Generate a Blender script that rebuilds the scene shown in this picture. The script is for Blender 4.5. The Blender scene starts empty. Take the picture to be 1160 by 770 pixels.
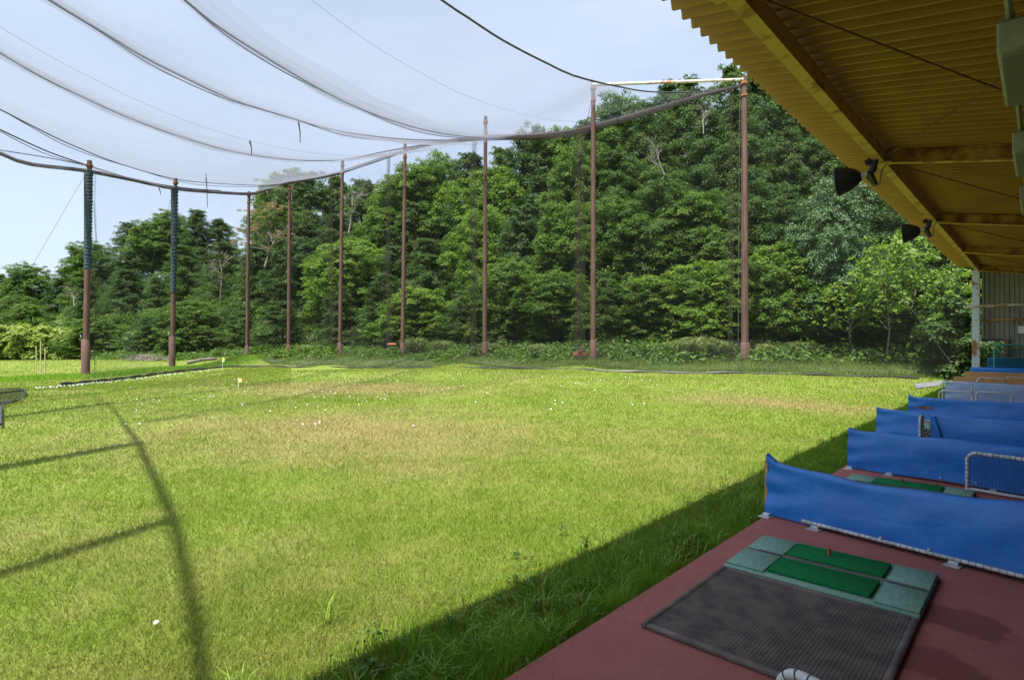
import bpy, math, random
import numpy as np
from mathutils import Vector
random.seed(7); rng = np.random.default_rng(7)
SC = bpy.context.scene; C = SC.collection
R = math.radians

# ------------------------------------------------------------------ camera model (metres; platform top z=0, eye 1.6)
F = 644.0; EYE = 1.6
YAW = math.atan(600 / F); s_, c_ = math.sin(YAW), math.cos(YAW)
def at(px, py, d):
    """point seen at photo pixel px,py standing d metres deep"""
    u = (px - 580) / F * d
    return Vector((u * c_ - d * s_, u * s_ + d * c_, EYE + (388 - py) / F * d))
def topix(p):
    u = p[0] * c_ + p[1] * s_; d = -p[0] * s_ + p[1] * c_
    return 580 + F * u / d, 388 - F * (p[2] - EYE) / d, d

# ------------------------------------------------------------------ materials
def new_mat(name):
    m = bpy.data.materials.new(name); m.use_nodes = True
    nt = m.node_tree; nt.nodes.clear()
    o = nt.nodes.new('ShaderNodeOutputMaterial')
    return m, nt, o
def N(nt, t, **kw):
    n = nt.nodes.new(t)
    for k, v in kw.items():
        if k in n.inputs: n.inputs[k].default_value = v
        else: setattr(n, k, v)
    return n
def rgba(c): return (c[0], c[1], c[2], 1)
def mixc(nt, fac, a, b, blend='MIX'):
    m = nt.nodes.new('ShaderNodeMix'); m.data_type = 'RGBA'; m.blend_type = blend
    for sock, v in ((m.inputs[0], fac), (m.inputs[6], a), (m.inputs[7], b)):
        if hasattr(v, 'is_linked') or hasattr(v, 'links'): nt.links.new(v, sock)
        else: sock.default_value = rgba(v) if isinstance(v, tuple) else v
    return m.outputs[2]
def ramp(nt, src, stops):
    r = nt.nodes.new('ShaderNodeValToRGB'); e = r.color_ramp.elements
    while len(e) < len(stops): e.new(0.5)
    for i, (p, c) in enumerate(stops):
        e[i].position = p; e[i].color = rgba(c) if isinstance(c, tuple) else (c, c, c, 1)
    nt.links.new(src, r.inputs[0]); return r.outputs[0]
def noise(nt, scale, detail=4, rough=.6, vec=None, coord='Object'):
    n = N(nt, 'ShaderNodeTexNoise'); n.inputs['Scale'].default_value = scale
    n.inputs['Detail'].default_value = detail; n.inputs['Roughness'].default_value = rough
    if vec is None:
        if coord == 'World': vec = N(nt, 'ShaderNodeNewGeometry').outputs['Position']
        else: vec = N(nt, 'ShaderNodeTexCoord').outputs[coord]
    nt.links.new(vec, n.inputs['Vector']); return n.outputs['Fac']
def simple(name, col, col2=None, scale=8, rough=.6, metal=0, bump=0, bscale=60, spec=.5, lo=.4, hi=.6, coord='World', stretch=None):
    m, nt, o = new_mat(name)
    b = N(nt, 'ShaderNodeBsdfPrincipled'); b.inputs['Roughness'].default_value = rough
    b.inputs['Metallic'].default_value = metal; b.inputs['Specular IOR Level'].default_value = spec
    vec = None
    if stretch:
        mp = N(nt, 'ShaderNodeMapping'); mp.inputs['Scale'].default_value = stretch
        nt.links.new(N(nt, 'ShaderNodeNewGeometry').outputs['Position'], mp.inputs['Vector']); vec = mp.outputs[0]
    if col2:
        f = noise(nt, scale, 6, .65, vec=vec, coord=coord)
        nt.links.new(ramp(nt, f, [(lo, col), (hi, col2)]), b.inputs['Base Color'])
    else: b.inputs['Base Color'].default_value = rgba(col)
    if bump:
        bp = N(nt, 'ShaderNodeBump'); bp.inputs['Strength'].default_value = bump; bp.inputs['Distance'].default_value = .01
        nt.links.new(noise(nt, bscale, 4, .6, coord=coord), bp.inputs['Height']); nt.links.new(bp.outputs[0], b.inputs['Normal'])
    nt.links.new(b.outputs[0], o.inputs[0]); return m
def leaf_mat(name, dark, light, dry=None, trans=.35, scale=.7):
    m, nt, o = new_mat(name)
    oi = N(nt, 'ShaderNodeObjectInfo')
    f = noise(nt, scale, 3, .7)
    f2 = noise(nt, 6, 2, .6)
    add = N(nt, 'ShaderNodeMath', operation='ADD'); nt.links.new(f, add.inputs[0])
    mul = N(nt, 'ShaderNodeMath', operation='MULTIPLY'); nt.links.new(oi.outputs['Random'], mul.inputs[0]); mul.inputs[1].default_value = .3
    nt.links.new(mul.outputs[0], add.inputs[1])
    add2 = N(nt, 'ShaderNodeMath', operation='MULTIPLY_ADD'); nt.links.new(f2, add2.inputs[0]); add2.inputs[1].default_value = .5
    nt.links.new(add.outputs[0], add2.inputs[2])
    st = [(.45, dark), (1.0, light)] if not dry else [(.45, dark), (.85, light), (1.0, dry)]
    col = ramp(nt, add2.outputs[0], st)
    b = N(nt, 'ShaderNodeBsdfPrincipled'); b.inputs['Roughness'].default_value = .55; b.inputs['Specular IOR Level'].default_value = .3
    nt.links.new(col, b.inputs['Base Color'])
    t = N(nt, 'ShaderNodeBsdfTranslucent')
    nt.links.new(mixc(nt, 1.0, col, (1.0, 1.1, .5), 'MULTIPLY'), t.inputs['Color'])
    mx = N(nt, 'ShaderNodeMixShader'); mx.inputs[0].default_value = trans
    nt.links.new(b.outputs[0], mx.inputs[1]); nt.links.new(t.outputs[0], mx.inputs[2]); nt.links.new(mx.outputs[0], o.inputs[0])
    return m
def net_mat(name, col, alpha, wave=0):
    m, nt, o = new_mat(name)
    d = N(nt, 'ShaderNodeBsdfDiffuse'); d.inputs['Color'].default_value = rgba(col)
    tl = N(nt, 'ShaderNodeBsdfTranslucent'); tl.inputs['Color'].default_value = rgba(col); m0 = N(nt, 'ShaderNodeMixShader'); m0.inputs[0].default_value = .5
    nt.links.new(d.outputs[0], m0.inputs[1]); nt.links.new(tl.outputs[0], m0.inputs[2])
    t = N(nt, 'ShaderNodeBsdfTransparent')
    mx = N(nt, 'ShaderNodeMixShader')
    f = noise(nt, .6, 5, .6, coord='World')
    mr = N(nt, 'ShaderNodeMapRange'); nt.links.new(f, mr.inputs[0]); mr.inputs[1].default_value = .3; mr.inputs[2].default_value = .7
    mr.inputs[3].default_value = alpha * .75; mr.inputs[4].default_value = alpha * 1.25
    # a net seen at a grazing angle closes up
    lw = N(nt, 'ShaderNodeLayerWeight'); lw.inputs['Blend'].default_value = .5
    pw = N(nt, 'ShaderNodeMath', operation='POWER'); nt.links.new(lw.outputs['Facing'], pw.inputs[0]); pw.inputs[1].default_value = 4
    ma = N(nt, 'ShaderNodeMath', operation='MULTIPLY_ADD', use_clamp=True); nt.links.new(pw.outputs[0], ma.inputs[0]); ma.inputs[1].default_value = wave
    nt.links.new(mr.outputs[0], ma.inputs[2])
    nt.links.new(ma.outputs[0], mx.inputs[0]); nt.links.new(t.outputs[0], mx.inputs[1]); nt.links.new(m0.outputs[0], mx.inputs[2])
    nt.links.new(mx.outputs[0], o.inputs[0]); return m

def grass_color(nt, lift=1.0):
    g = N(nt, 'ShaderNodeNewGeometry').outputs['Position']
    n1 = noise(nt, .35, 5, .65, vec=g); n2 = noise(nt, 2.2, 6, .75, vec=g); n3 = noise(nt, 14, 4, .7, vec=g)
    nh = noise(nt, 45, 3, .7, vec=g); gm = N(nt, 'ShaderNodeMath', operation='MULTIPLY_ADD'); nt.links.new(nh, gm.inputs[0]); gm.inputs[1].default_value = .55; hm = N(nt, 'ShaderNodeMath', operation='MULTIPLY'); nt.links.new(n2, hm.inputs[0]); hm.inputs[1].default_value = .45; nt.links.new(hm.outputs[0], gm.inputs[2])
    green = ramp(nt, gm.outputs[0], [(.3, (.10 * lift, .165 * lift, .016 * lift)), (.5, (.175 * lift, .25 * lift, .026 * lift)), (.68, (.29 * lift, .33 * lift, .065 * lift))])
    tan = ramp(nt, n3, [(.3, (.24 * lift, .20 * lift, .07 * lift)), (.7, (.40 * lift, .32 * lift, .145 * lift))])
    def blob(cx, cy, rx, ry, ang):
        mp = N(nt, 'ShaderNodeMapping', vector_type='TEXTURE')
        mp.inputs['Location'].default_value = (cx, cy, 0); mp.inputs['Rotation'].default_value = (0, 0, ang)
        mp.inputs['Scale'].default_value = (rx, ry, 1e3); nt.links.new(g, mp.inputs['Vector'])
        gr = N(nt, 'ShaderNodeTexGradient', gradient_type='QUADRATIC_SPHERE'); nt.links.new(mp.outputs[0], gr.inputs[0])
        return gr.outputs['Fac']
    tot = None
    for b in BLOBS:
        v = blob(*b)
        if tot is None: tot = v
        else:
            a = N(nt, 'ShaderNodeMath', operation='MAXIMUM'); nt.links.new(tot, a.inputs[0]); nt.links.new(v, a.inputs[1]); tot = a.outputs[0]
    # mask = blob*a + (noise-.5)
    a = N(nt, 'ShaderNodeMath', operation='MULTIPLY_ADD'); nt.links.new(tot, a.inputs[0]); a.inputs[1].default_value = .75; nt.links.new(n1, a.inputs[2])
    b = N(nt, 'ShaderNodeMath', operation='MULTIPLY_ADD'); nt.links.new(n2, b.inputs[0]); b.inputs[1].default_value = .75; nt.links.new(a.outputs[0], b.inputs[2])
    b2 = N(nt, 'ShaderNodeMath', operation='MULTIPLY_ADD'); nt.links.new(nh, b2.inputs[0]); b2.inputs[1].default_value = .42; nt.links.new(b.outputs[0], b2.inputs[2]); b = b2
    mask = ramp(nt, b.outputs[0], [(.88, 0.0), (1.0, .75)])
    sub = N(nt, 'ShaderNodeMath', operation='SUBTRACT'); nt.links.new(b.outputs[0], sub.inputs[0]); sub.inputs[1].default_value = .06
    mr = N(nt, 'ShaderNodeMapRange'); nt.links.new(sub.outputs[0], mr.inputs[0]); mr.inputs[1].default_value = .95; mr.inputs[2].default_value = 1.52; mr.inputs[3].default_value = 0; mr.inputs[4].default_value = .78; mask = mr.outputs[0]
    return mixc(nt, mask, green, tan)
BLOBS = [(-10.5, 6.2, 9.0, 5.5, R(20)), (-20, 12, 11, 5, R(25)), (-5.5, 16.5, 5.5, 3.0, R(10))]
def grass_mat(name, lift, trans, tallgreen=False):
    m, nt, o = new_mat(name)
    col = grass_color(nt, lift)
    if tallgreen:
        col = ramp(nt, noise(nt, 3, 4, .7, coord='World'), [(.3, (.10, .22, .015)), (.7, (.26, .43, .035))])
    b = N(nt, 'ShaderNodeBsdfPrincipled'); b.inputs['Roughness'].default_value = .7; b.inputs['Specular IOR Level'].default_value = .2
    nt.links.new(col, b.inputs['Base Color'])
    if trans:
        t = N(nt, 'ShaderNodeBsdfTranslucent'); nt.links.new(col, t.inputs['Color'])
        mx = N(nt, 'ShaderNodeMixShader'); mx.inputs[0].default_value = trans
        nt.links.new(b.outputs[0], mx.inputs[1]); nt.links.new(t.outputs[0], mx.inputs[2]); nt.links.new(mx.outputs[0], o.inputs[0])
    else:
        bp = N(nt, 'ShaderNodeBump'); bp.inputs['Strength'].default_value = .8; bp.inputs['Distance'].default_value = .05
        nt.links.new(noise(nt, 18, 6, .8, coord='World'), bp.inputs['Height']); nt.links.new(bp.outputs[0], b.inputs['Normal'])
        nt.links.new(b.outputs[0], o.inputs[0])
    return m

M = {}
M['lawn'] = grass_mat('lawn', .8, 0)
M['blade'] = grass_mat('blade', 1.0, .4)
M['tall'] = grass_mat('tall', 1.0, .35, True)
M['leaf_broad'] = leaf_mat('leaf_broad', (.038, .09, .013), (.11, .185, .028), trans=.42)
M['leaf_bright'] = leaf_mat('leaf_bright', (.055, .12, .014), (.165, .26, .036), trans=.42)
M['leaf_conifer'] = leaf_mat('leaf_conifer', (.026, .064, .014), (.078, .135, .027), trans=.38)
M['leaf_dark'] = leaf_mat('leaf_dark', (.022, .056, .012), (.06, .11, .024), trans=.32)
M['leaf_pine'] = leaf_mat('leaf_pine', (.05, .09, .025), (.12, .17, .055), trans=.2)
M['leaf_blue'] = leaf_mat('leaf_blue', (.035, .08, .026), (.115, .19, .08), trans=.2)
M['leaf_brown'] = leaf_mat('leaf_brown', (.13, .10, .045), (.26, .18, .09), trans=.2)
M['leaf_yellow'] = leaf_mat('leaf_yellow', (.12, .19, .03), (.25, .32, .06))
M['bark'] = simple('bark', (.10, .08, .06), (.20, .17, .135), scale=5, rough=.9, bump=.6, bscale=20)
M['deadwood'] = simple('deadwood', (.15, .125, .10), (.27, .235, .195), scale=4, rough=.9)
M['pole'] = simple('pole_rust', (.075, .036, .026), (.13, .068, .052), scale=1.4, rough=.75, lo=.35, hi=.7, stretch=(3, 3, .6))
M['rust'] = simple('rust', (.15, .055, .02), (.30, .13, .05), scale=9, rough=.85, bump=.3, bscale=50)
M['pipe'] = simple('pipe_white_rust', (.62, .60, .56), (.38, .20, .12), scale=3, rough=.7, lo=.48, hi=.56)
M['wrap_blue'] = simple('wrap_blue', (.018, .04, .065), (.035, .075, .115), scale=4, rough=.8)
M['wrap_dark'] = simple('wrap_dark', (.018, .022, .028), (.05, .055, .06), scale=5, rough=.9)
M['black'] = simple('black', (.012, .012, .014), (.022, .022, .025), scale=20, rough=.45)
M['rope'] = simple('rope', (.03, .031, .04), (.06, .06, .07), scale=4, rough=.9)
M['netting'] = net_mat('netting', (.22, .23, .28), .14, .8)
M['net_fold'] = net_mat('net_fold', (.20, .205, .25), .10, .4)
M['side_net'] = net_mat('side_net', (.07, .075, .07), .11, .03)
M['gather'] = net_mat('gather', (.10, .085, .07), .17, .2)
M['hem_net'] = net_mat('hem_net', (.13, .11, .115), .85, .1)
M['ground_net'] = net_mat('ground_net', (.03, .03, .035), .38, .1)
M['deck'] = simple('deck', (.33, .105, .108), (.40, .14, .14), scale=1.2, rough=.9, bump=.9, bscale=160, lo=.35, hi=.65)
M['deck_old'] = simple('deck_wet', (.20, .052, .046), (.25, .068, .06), scale=3, rough=.55, bump=.6, bscale=160)
def deck_mat():
    m, nt, o = new_mat('deck_granules'); g = N(nt, 'ShaderNodeNewGeometry').outputs['Position']
    p = N(nt, 'ShaderNodeBsdfPrincipled')
    big = ramp(nt, noise(nt, 1.1, 6, .7, vec=g), [(.3, (.40, .122, .108)), (.7, (.50, .18, .155))])
    sp = ramp(nt, noise(nt, 170, 2, .8, vec=g), [(.35, (.55, .5, .5)), (.6, (1.0, 1.0, 1.0)), (.75, (1.3, 1.2, 1.2))])
    col = mixc(nt, 1.0, big, sp, 'MULTIPLY')
    pale = ramp(nt, noise(nt, 5, 7, .8, vec=g), [(.58, 0.0), (.72, .25)]); col = mixc(nt, pale, col, (.56, .40, .36))
    tot = None
    for cx, cy, rx, ry, an in DAMP:
        mp = N(nt, 'ShaderNodeMapping', vector_type='TEXTURE'); mp.inputs['Location'].default_value = (cx, cy, 0); mp.inputs['Rotation'].default_value = (0, 0, an); mp.inputs['Scale'].default_value = (rx, ry, 1e3); nt.links.new(g, mp.inputs['Vector'])
        gr = N(nt, 'ShaderNodeTexGradient', gradient_type='SPHERICAL'); nt.links.new(mp.outputs[0], gr.inputs[0])
        if tot is None: tot = gr.outputs['Fac']
        else: a = N(nt, 'ShaderNodeMath', operation='MAXIMUM'); nt.links.new(tot, a.inputs[0]); nt.links.new(gr.outputs['Fac'], a.inputs[1]); tot = a.outputs[0]
    a = N(nt, 'ShaderNodeMath', operation='MULTIPLY_ADD'); nt.links.new(noise(nt, 6.5, 6, .75, vec=g), a.inputs[0]); a.inputs[1].default_value = 1.3; nt.links.new(tot, a.inputs[2])
    wet = ramp(nt, a.outputs[0], [(.86, 0.0), (1.0, 1.0)])
    col = mixc(nt, wet, col, mixc(nt, 1.0, col, (.62, .45, .40), 'MULTIPLY'))
    nt.links.new(col, p.inputs['Base Color'])
    ro = N(nt, 'ShaderNodeMapRange'); nt.links.new(wet, ro.inputs[0]); ro.inputs[3].default_value = .92; ro.inputs[4].default_value = .7; nt.links.new(ro.outputs[0], p.inputs['Roughness'])
    bp = N(nt, 'ShaderNodeBump'); bp.inputs['Strength'].default_value = 1.0; bp.inputs['Distance'].default_value = .006; nt.links.new(noise(nt, 170, 3, .8, vec=g), bp.inputs['Height']); nt.links.new(bp.outputs[0], p.inputs['Normal'])
    nt.links.new(p.outputs[0], o.inputs[0]); return m
def fl0(px, py): d = EYE * F / (py - 388); p = at(px, py, d); return p.x, p.y
DAMP = [(*fl0(1092, 703), .30, .26, R(-8)), (*fl0(1060, 752), .32, .24, R(-8)), (.6, 3.4, .5, .3, .4)]
M['deck'] = deck_mat()
M['concrete'] = simple('concrete', (.30, .29, .27), (.40, .39, .36), scale=4, rough=.9, bump=.3)
M['gravel'] = simple('gravel', (.20, .18, .15), (.36, .33, .28), scale=30, rough=.95)
M['turf'] = simple('turf', (.010, .18, .055), (.018, .24, .075), scale=60, rough=.95, bump=1.0, bscale=350, spec=.1)
M['pad'] = simple('pad', (.13, .26, .20), (.18, .33, .26), scale=7, rough=.75, bump=.25, bscale=80, stretch=(9, 2, 2))
M['pad_far'] = simple('pad_far', (.12, .22, .18), (.15, .26, .22), scale=7, rough=.75)
M['rubber'] = simple('rubber', (.095, .076, .070), (.165, .135, .12), scale=7, rough=.8, bump=.2)
M['rubber_hole'] = simple('rubber_hole', (.045, .036, .036), (.07, .056, .055), scale=12, rough=.9)
def tarp(name, a, b):
    m, nt, o = new_mat(name)
    p = N(nt, 'ShaderNodeBsdfPrincipled'); p.inputs['Roughness'].default_value = .42
    nt.links.new(ramp(nt, noise(nt, 3, 6, .7, coord='World'), [(.3, a), (.75, b)]), p.inputs['Base Color']) if False else None
    c0 = ramp(nt, noise(nt, 3, 6, .7, coord='World'), [(.3, a), (.75, b)])
    wr = ramp(nt, noise(nt, 2.3, 8, .8, coord='World'), [(.56, 0.0), (.75, .35)]); c0 = mixc(nt, wr, c0, (.16, .30, .58))
    ds = ramp(nt, noise(nt, 23, 5, .8, coord='World'), [(.62, 0.0), (.74, .5)]); c0 = mixc(nt, ds, c0, (.10, .12, .16)); nt.links.new(c0, p.inputs['Base Color'])
    bp = N(nt, 'ShaderNodeBump'); bp.inputs['Strength'].default_value = .2; bp.inputs['Distance'].default_value = .03
    mp = N(nt, 'ShaderNodeMapping'); mp.inputs['Scale'].default_value = (2.2, 2.2, 5); mp.inputs['Rotation'].default_value = (0, .5, 0)
    nt.links.new(N(nt, 'ShaderNodeNewGeometry').outputs['Position'], mp.inputs[0])
    nn = N(nt, 'ShaderNodeTexNoise'); nn.inputs['Scale'].default_value = 1.6; nn.inputs['Detail'].default_value = 5; nn.inputs['Distortion'].default_value = 1.2
    nt.links.new(mp.outputs[0], nn.inputs['Vector']); nt.links.new(nn.outputs['Fac'], bp.inputs['Height']); nt.links.new(bp.outputs[0], p.inputs['Normal'])
    nt.links.new(p.outputs[0], o.inputs[0]); return m
M['tarp'] = tarp('tarp', (.008, .13, .50), (.02, .21, .68))
M['tarp_pale'] = tarp('tarp_pale', (.20, .30, .50), (.32, .42, .62))
M['wood'] = simple('wood', (.38, .20, .07), (.52, .30, .12), scale=6, rough=.7, stretch=(2, 8, 8))
M['steel'] = simple('steel', (.45, .46, .47), (.62, .63, .64), scale=9, rough=.45, metal=.3)
M['white_tape'] = simple('white_tape', (.36, .38, .41), (.60, .62, .64), scale=12, rough=.5)
M['hoop_net'] = net_mat('hoop_net', (.02, .03, .05), .35, .1)
M['green_net'] = net_mat('green_net', (.02, .14, .13), .45, .1)
M['roof'] = simple('roof_paint', (.29, .155, .022), (.37, .205, .036), scale=2.0, rough=.6, lo=.35, hi=.7)
M['beam'] = simple('beam_paint', (.60, .43, .11), (.30, .13, .035), scale=3.2, rough=.7, lo=.52, hi=.66)
M['rafter'] = simple('rafter_paint', (.45, .28, .06), (.17, .055, .02), scale=2.4, rough=.8, lo=.42, hi=.6)
M['rod'] = simple('rod', (.10, .035, .02), (.20, .09, .04), scale=8, rough=.8)
M['column'] = simple('column_paint', (.52, .58, .62), (.33, .13, .05), scale=3.2, rough=.75, lo=.53, hi=.60)
M['lamp_box'] = simple('lamp_box', (.24, .25, .20), (.30, .31, .25), scale=4, rough=.6)
M['lamp_grey'] = simple('lamp_grey', (.22, .22, .20), rough=.6)
M['conduit'] = simple('conduit', (.22, .26, .20), (.28, .32, .26), scale=4, rough=.6)
M['clad'] = simple('clad', (.22, .205, .17), (.29, .27, .23), scale=1.5, rough=.7, stretch=(5, 5, .6))
M['teal'] = simple('teal', (.03, .25, .22), (.05, .32, .28), scale=4, rough=.5)
M['ball'] = simple('ball', (.80, .80, .78), rough=.35)
M['flag'] = simple('flag', (.75, .62, .20), rough=.8)
M['white'] = simple('white', (.75, .76, .77), (.66, .66, .66), scale=5, rough=.6)
M['tarmat'] = simple('tarmat', (.10, .105, .12), (.14, .145, .16), scale=3, rough=.8)
M['litter'] = simple('litter', (.04, .065, .018), (.09, .11, .035), scale=2, rough=.95, bump=.5, bscale=8)
M['orange'] = simple('orange', (.34, .10, .03), (.26, .08, .03), scale=5, rough=.7)
M['coarse'] = leaf_mat('coarse', (.13, .25, .03), (.30, .42, .07), trans=.4, scale=4)
M['rank'] = leaf_mat('rank', (.04, .08, .014), (.13, .19, .03), trans=.3)
M['seed'] = simple('seed', (.10, .03, .025), (.16, .06, .04), scale=20, rough=.9)
M['petal'] = simple('petal', (.80, .62, .03), rough=.7)
M['bamboo'] = simple('bamboo', (.42, .36, .18), (.5, .44, .25), scale=5, rough=.6)

# ------------------------------------------------------------------ object helpers
def tag(o, label=None, cat=None, group=None, kind=None):
    if label: o['label'] = label
    if cat: o['category'] = cat
    if group: o['group'] = group
    if kind: o['kind'] = kind
    return o
def empty(name, loc, label, cat, group=None, rz=0):
    o = bpy.data.objects.new(name, None); C.objects.link(o); o.location = loc; o.rotation_euler = (0, 0, rz)
    o.empty_display_size = .1
    return tag(o, label, cat, group)
class MB:
    def __init__(s): s.v = []; s.f = []; s.sm = []
    def add(s, vs, fs, smooth=False):
        b = len(s.v); s.v += [tuple(v) for v in vs]
        for f in fs: s.f.append(tuple(i + b for i in f)); s.sm.append(smooth)
        return s
    def box(s, x0, x1, y0, y1, z0, z1, bev=0):
        if bev:
            b = min(bev, (x1 - x0) * .45, (y1 - y0) * .45, (z1 - z0) * .45)
            vs = []; 
            for (dz, dd) in ((z0, b), (z0 + b, 0), (z1 - b, 0), (z1, b)):
                X0, X1, Y0, Y1 = x0 + dd, x1 - dd, y0 + dd, y1 - dd
                q = b * (.5)
                vs += [(X0 + q, Y0, dz), (X1 - q, Y0, dz), (X1, Y0 + q, dz), (X1, Y1 - q, dz), (X1 - q, Y1, dz), (X0 + q, Y1, dz), (X0, Y1 - q, dz), (X0, Y0 + q, dz)]
            fs = [tuple(range(7, -1, -1)), tuple(range(24, 32))]
            for k in range(3):
                for i in range(8): j = (i + 1) % 8; fs.append((k * 8 + i, k * 8 + j, k * 8 + 8 + j, k * 8 + 8 + i))
            return s.add(vs, fs)
        vs = [(x0, y0, z0), (x1, y0, z0), (x1, y1, z0), (x0, y1, z0), (x0, y0, z1), (x1, y0, z1), (x1, y1, z1), (x0, y1, z1)]
        return s.add(vs, [(3, 2, 1, 0), (4, 5, 6, 7), (0, 1, 5, 4), (1, 2, 6, 5), (2, 3, 7, 6), (3, 0, 4, 7)])
    def tube(s, pts, rad, n=8, cap=True):
        pts = [Vector(p) for p in pts]; k = len(pts)
        if not hasattr(rad, '__len__'): rad = [rad] * k
        up = Vector((0, 0, 1)); prev = None; vs = []
        for i, p in enumerate(pts):
            t = (pts[min(i + 1, k - 1)] - pts[max(i - 1, 0)]).normalized()
            if prev is None:
                a = t.cross(up)
                if a.length < .1: a = t.cross(Vector((1, 0, 0)))
            else: a = prev - t * prev.dot(t)
            a.normalize(); prev = a; b = t.cross(a)
            for j in range(n):
                th = 2 * math.pi * j / n; vs.append(p + (a * math.cos(th) + b * math.sin(th)) * rad[i])
        fs = []
        for i in range(k - 1):
            for j in range(n):
                q = (j + 1) % n; fs.append((i * n + j, i * n + q, (i + 1) * n + q, (i + 1) * n + j))
        if cap: fs += [tuple(range(n - 1, -1, -1)), tuple(range((k - 1) * n, k * n))]
        return s.add(vs, fs, True)
    def lathe(s, prof, n=20, origin=(0, 0, 0), axis=(0, 0, 1)):
        ax = Vector(axis).normalized(); a = ax.orthogonal().normalized(); b = ax.cross(a); o = Vector(origin); vs = []; k = len(prof)
        for r, h in prof:
            for j in range(n):
                th = 2 * math.pi * j / n; vs.append(o + ax * h + (a * math.cos(th) + b * math.sin(th)) * r)
        fs = [(i * n + j, i * n + (j + 1) % n, (i + 1) * n + (j + 1) % n, (i + 1) * n + j) for i in range(k - 1) for j in range(n)]
        fs += [tuple(range(n - 1, -1, -1)), tuple(range((k - 1) * n, k * n))]
        return s.add(vs, fs, True)
    def build(s, name, mat, parent=None, local=None):
        me = bpy.data.meshes.new(name); me.from_pydata(s.v, [], s.f)
        me.polygons.foreach_set('use_smooth', s.sm); me.materials.append(M[mat] if isinstance(mat, str) else mat); me.update()
        try: me.set_sharp_from_angle(angle=R(40))
        except Exception: pass
        o = bpy.data.objects.new(name, me); C.objects.link(o)
        if parent: o.parent = parent
        return o
def np_mesh(name, V, per, mat, parent=None, link=True):
    """V: (n*per,3) verts, polygons of `per` consecutive verts"""
    V = np.ascontiguousarray(V, dtype=np.float32); n = len(V) // per
    me = bpy.data.meshes.new(name); me.vertices.add(len(V)); me.vertices.foreach_set('co', V.ravel())
    me.loops.add(len(V)); me.loops.foreach_set('vertex_index', np.arange(len(V), dtype=np.int32))
    me.polygons.add(n); me.polygons.foreach_set('loop_start', np.arange(0, len(V), per, dtype=np.int32))
    me.update(calc_edges=True); me.materials.append(M[mat] if isinstance(mat, str) else mat)
    if not link: return me
    o = bpy.data.objects.new(name, me); C.objects.link(o)
    if parent: o.parent = parent
    return o
def copy_tree(o, parent=None):
    c = o.copy(); C.objects.link(c); c.parent = parent
    for ch in [x for x in bpy.data.objects if x.parent == o]: copy_tree(ch, c)
    return c

# ------------------------------------------------------------------ ground
poles = [  # photo x of top, y top, y base, x base, depth
    (101.5, 182, 427, 97, 34), (199, 202, 418, 195, 42), (282, 217, 404, 280, 49), (328, 210, 403, 327, 48.5), (388, 182, 403, 385, 42),
    (459, 162, 404, 456, 38), (550, 132, 405, 549, 33.8), (672, 93, 406, 672, 29.2), (843, 87, 409, 844, 28.7)]
cp = []
for (x, y, d) in [(60, 438, 26), (130, 431, 31), (200, 422, 37), (262, 416, 41), (330, 417, 39), (400, 418, 35), (460, 418, 33), (555, 418.5, 30), (610, 420, 28.5),
                  (688, 422, 26.5), (760, 423.5, 25.8), (844, 424.5, 25.3), (950, 427, 24.8), (1040, 429, 24.4), (0, 447, 22)]:
    cp.append(at(x, y, d))
for x, yt, yb, xb, d in poles: cp.append(at(xb, yb, d))
for (x, y, d) in [(80, 410, 62), (0, 411, 62), (160, 409, 60), (-120, 411, 62), (0, 430, 34), (-150, 428, 36), (960, 408, 29), (1060, 408, 28.5), (240, 409, 52)]: cp.append(at(x, y, d))
for Y in range(-14, 34, 3): cp.append(Vector((-2.2, Y, -.13)))
for p in [(-6, 5, -.14), (-6, 15, -.08), (-10, 5, -.17), (-10, 15, 0.0), (-15, 3, -.3), (-15, 10, -.2), (-20, 8, -.32), (-10, -6, -.3), (-20, -6, -.5), (-35, -10, -.6), (-12, 22, .1), (-20, 15, -.15), (-24, 12, -.25)]:
    cp.append(Vector(p))
# wood: depth of the front of the trees, depth of its back, skyline
D0x = [-200, -60, 0, 100, 200, 300, 400, 500, 600, 700, 850, 1000, 1100, 1300]
D0y = [72, 68, 66, 62, 57, 55, 48, 43.5, 39, 34.3, 33.6, 32, 29, 28]
Wx = [-200, 0, 250, 300, 450, 700, 1300]; Wy = [42, 42, 36, 25, 21, 20, 17]
SKx = [-200, -60, 0, 40, 90, 150, 190, 240, 272, 284, 300, 330, 365, 400, 430, 455, 490, 530, 600, 650, 700, 740, 775, 820, 860, 900, 960, 1040, 1120, 1300]
SKy = [350, 335, 318, 303, 280, 256, 244, 242, 256, 258, 215, 190, 196, 204, 216, 206, 190, 168, 157, 150, 118, 108, 92, 76, 85, 95, 110, 150, 190, 190]
def sky_y(x): return float(np.interp(x, SKx, SKy))
def row_info(x, r, nr=3):
    d0 = float(np.interp(x, D0x, D0y)); w = float(np.interp(x, Wx, Wy)); f = r / nr
    d = d0 + w * f
    back = at(x, sky_y(x), d0 + w).z
    hback = 10.5 if x < 280 else 12.0
    gz0 = at(x, 402 if x > 250 else 408, d0).z
    gb = max(gz0 + 1, back - hback)
    return d, gz0 + (gb - gz0) * f ** 1.15
for x in range(-200, 1301, 75):
    for r in (0, 1, 2, 3):
        d, z = row_info(x, r); p = at(x, 388, d); cp.append(Vector((p.x, p.y, z)))
    d, z = row_info(x, 3); p = at(x, 388, d + 25); cp.append(Vector((p.x, p.y, z + 1))); p = at(x, 388, d + 90); cp.append(Vector((p.x, p.y, z * .4)))
CP = np.array([tuple(p) for p in cp])
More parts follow.
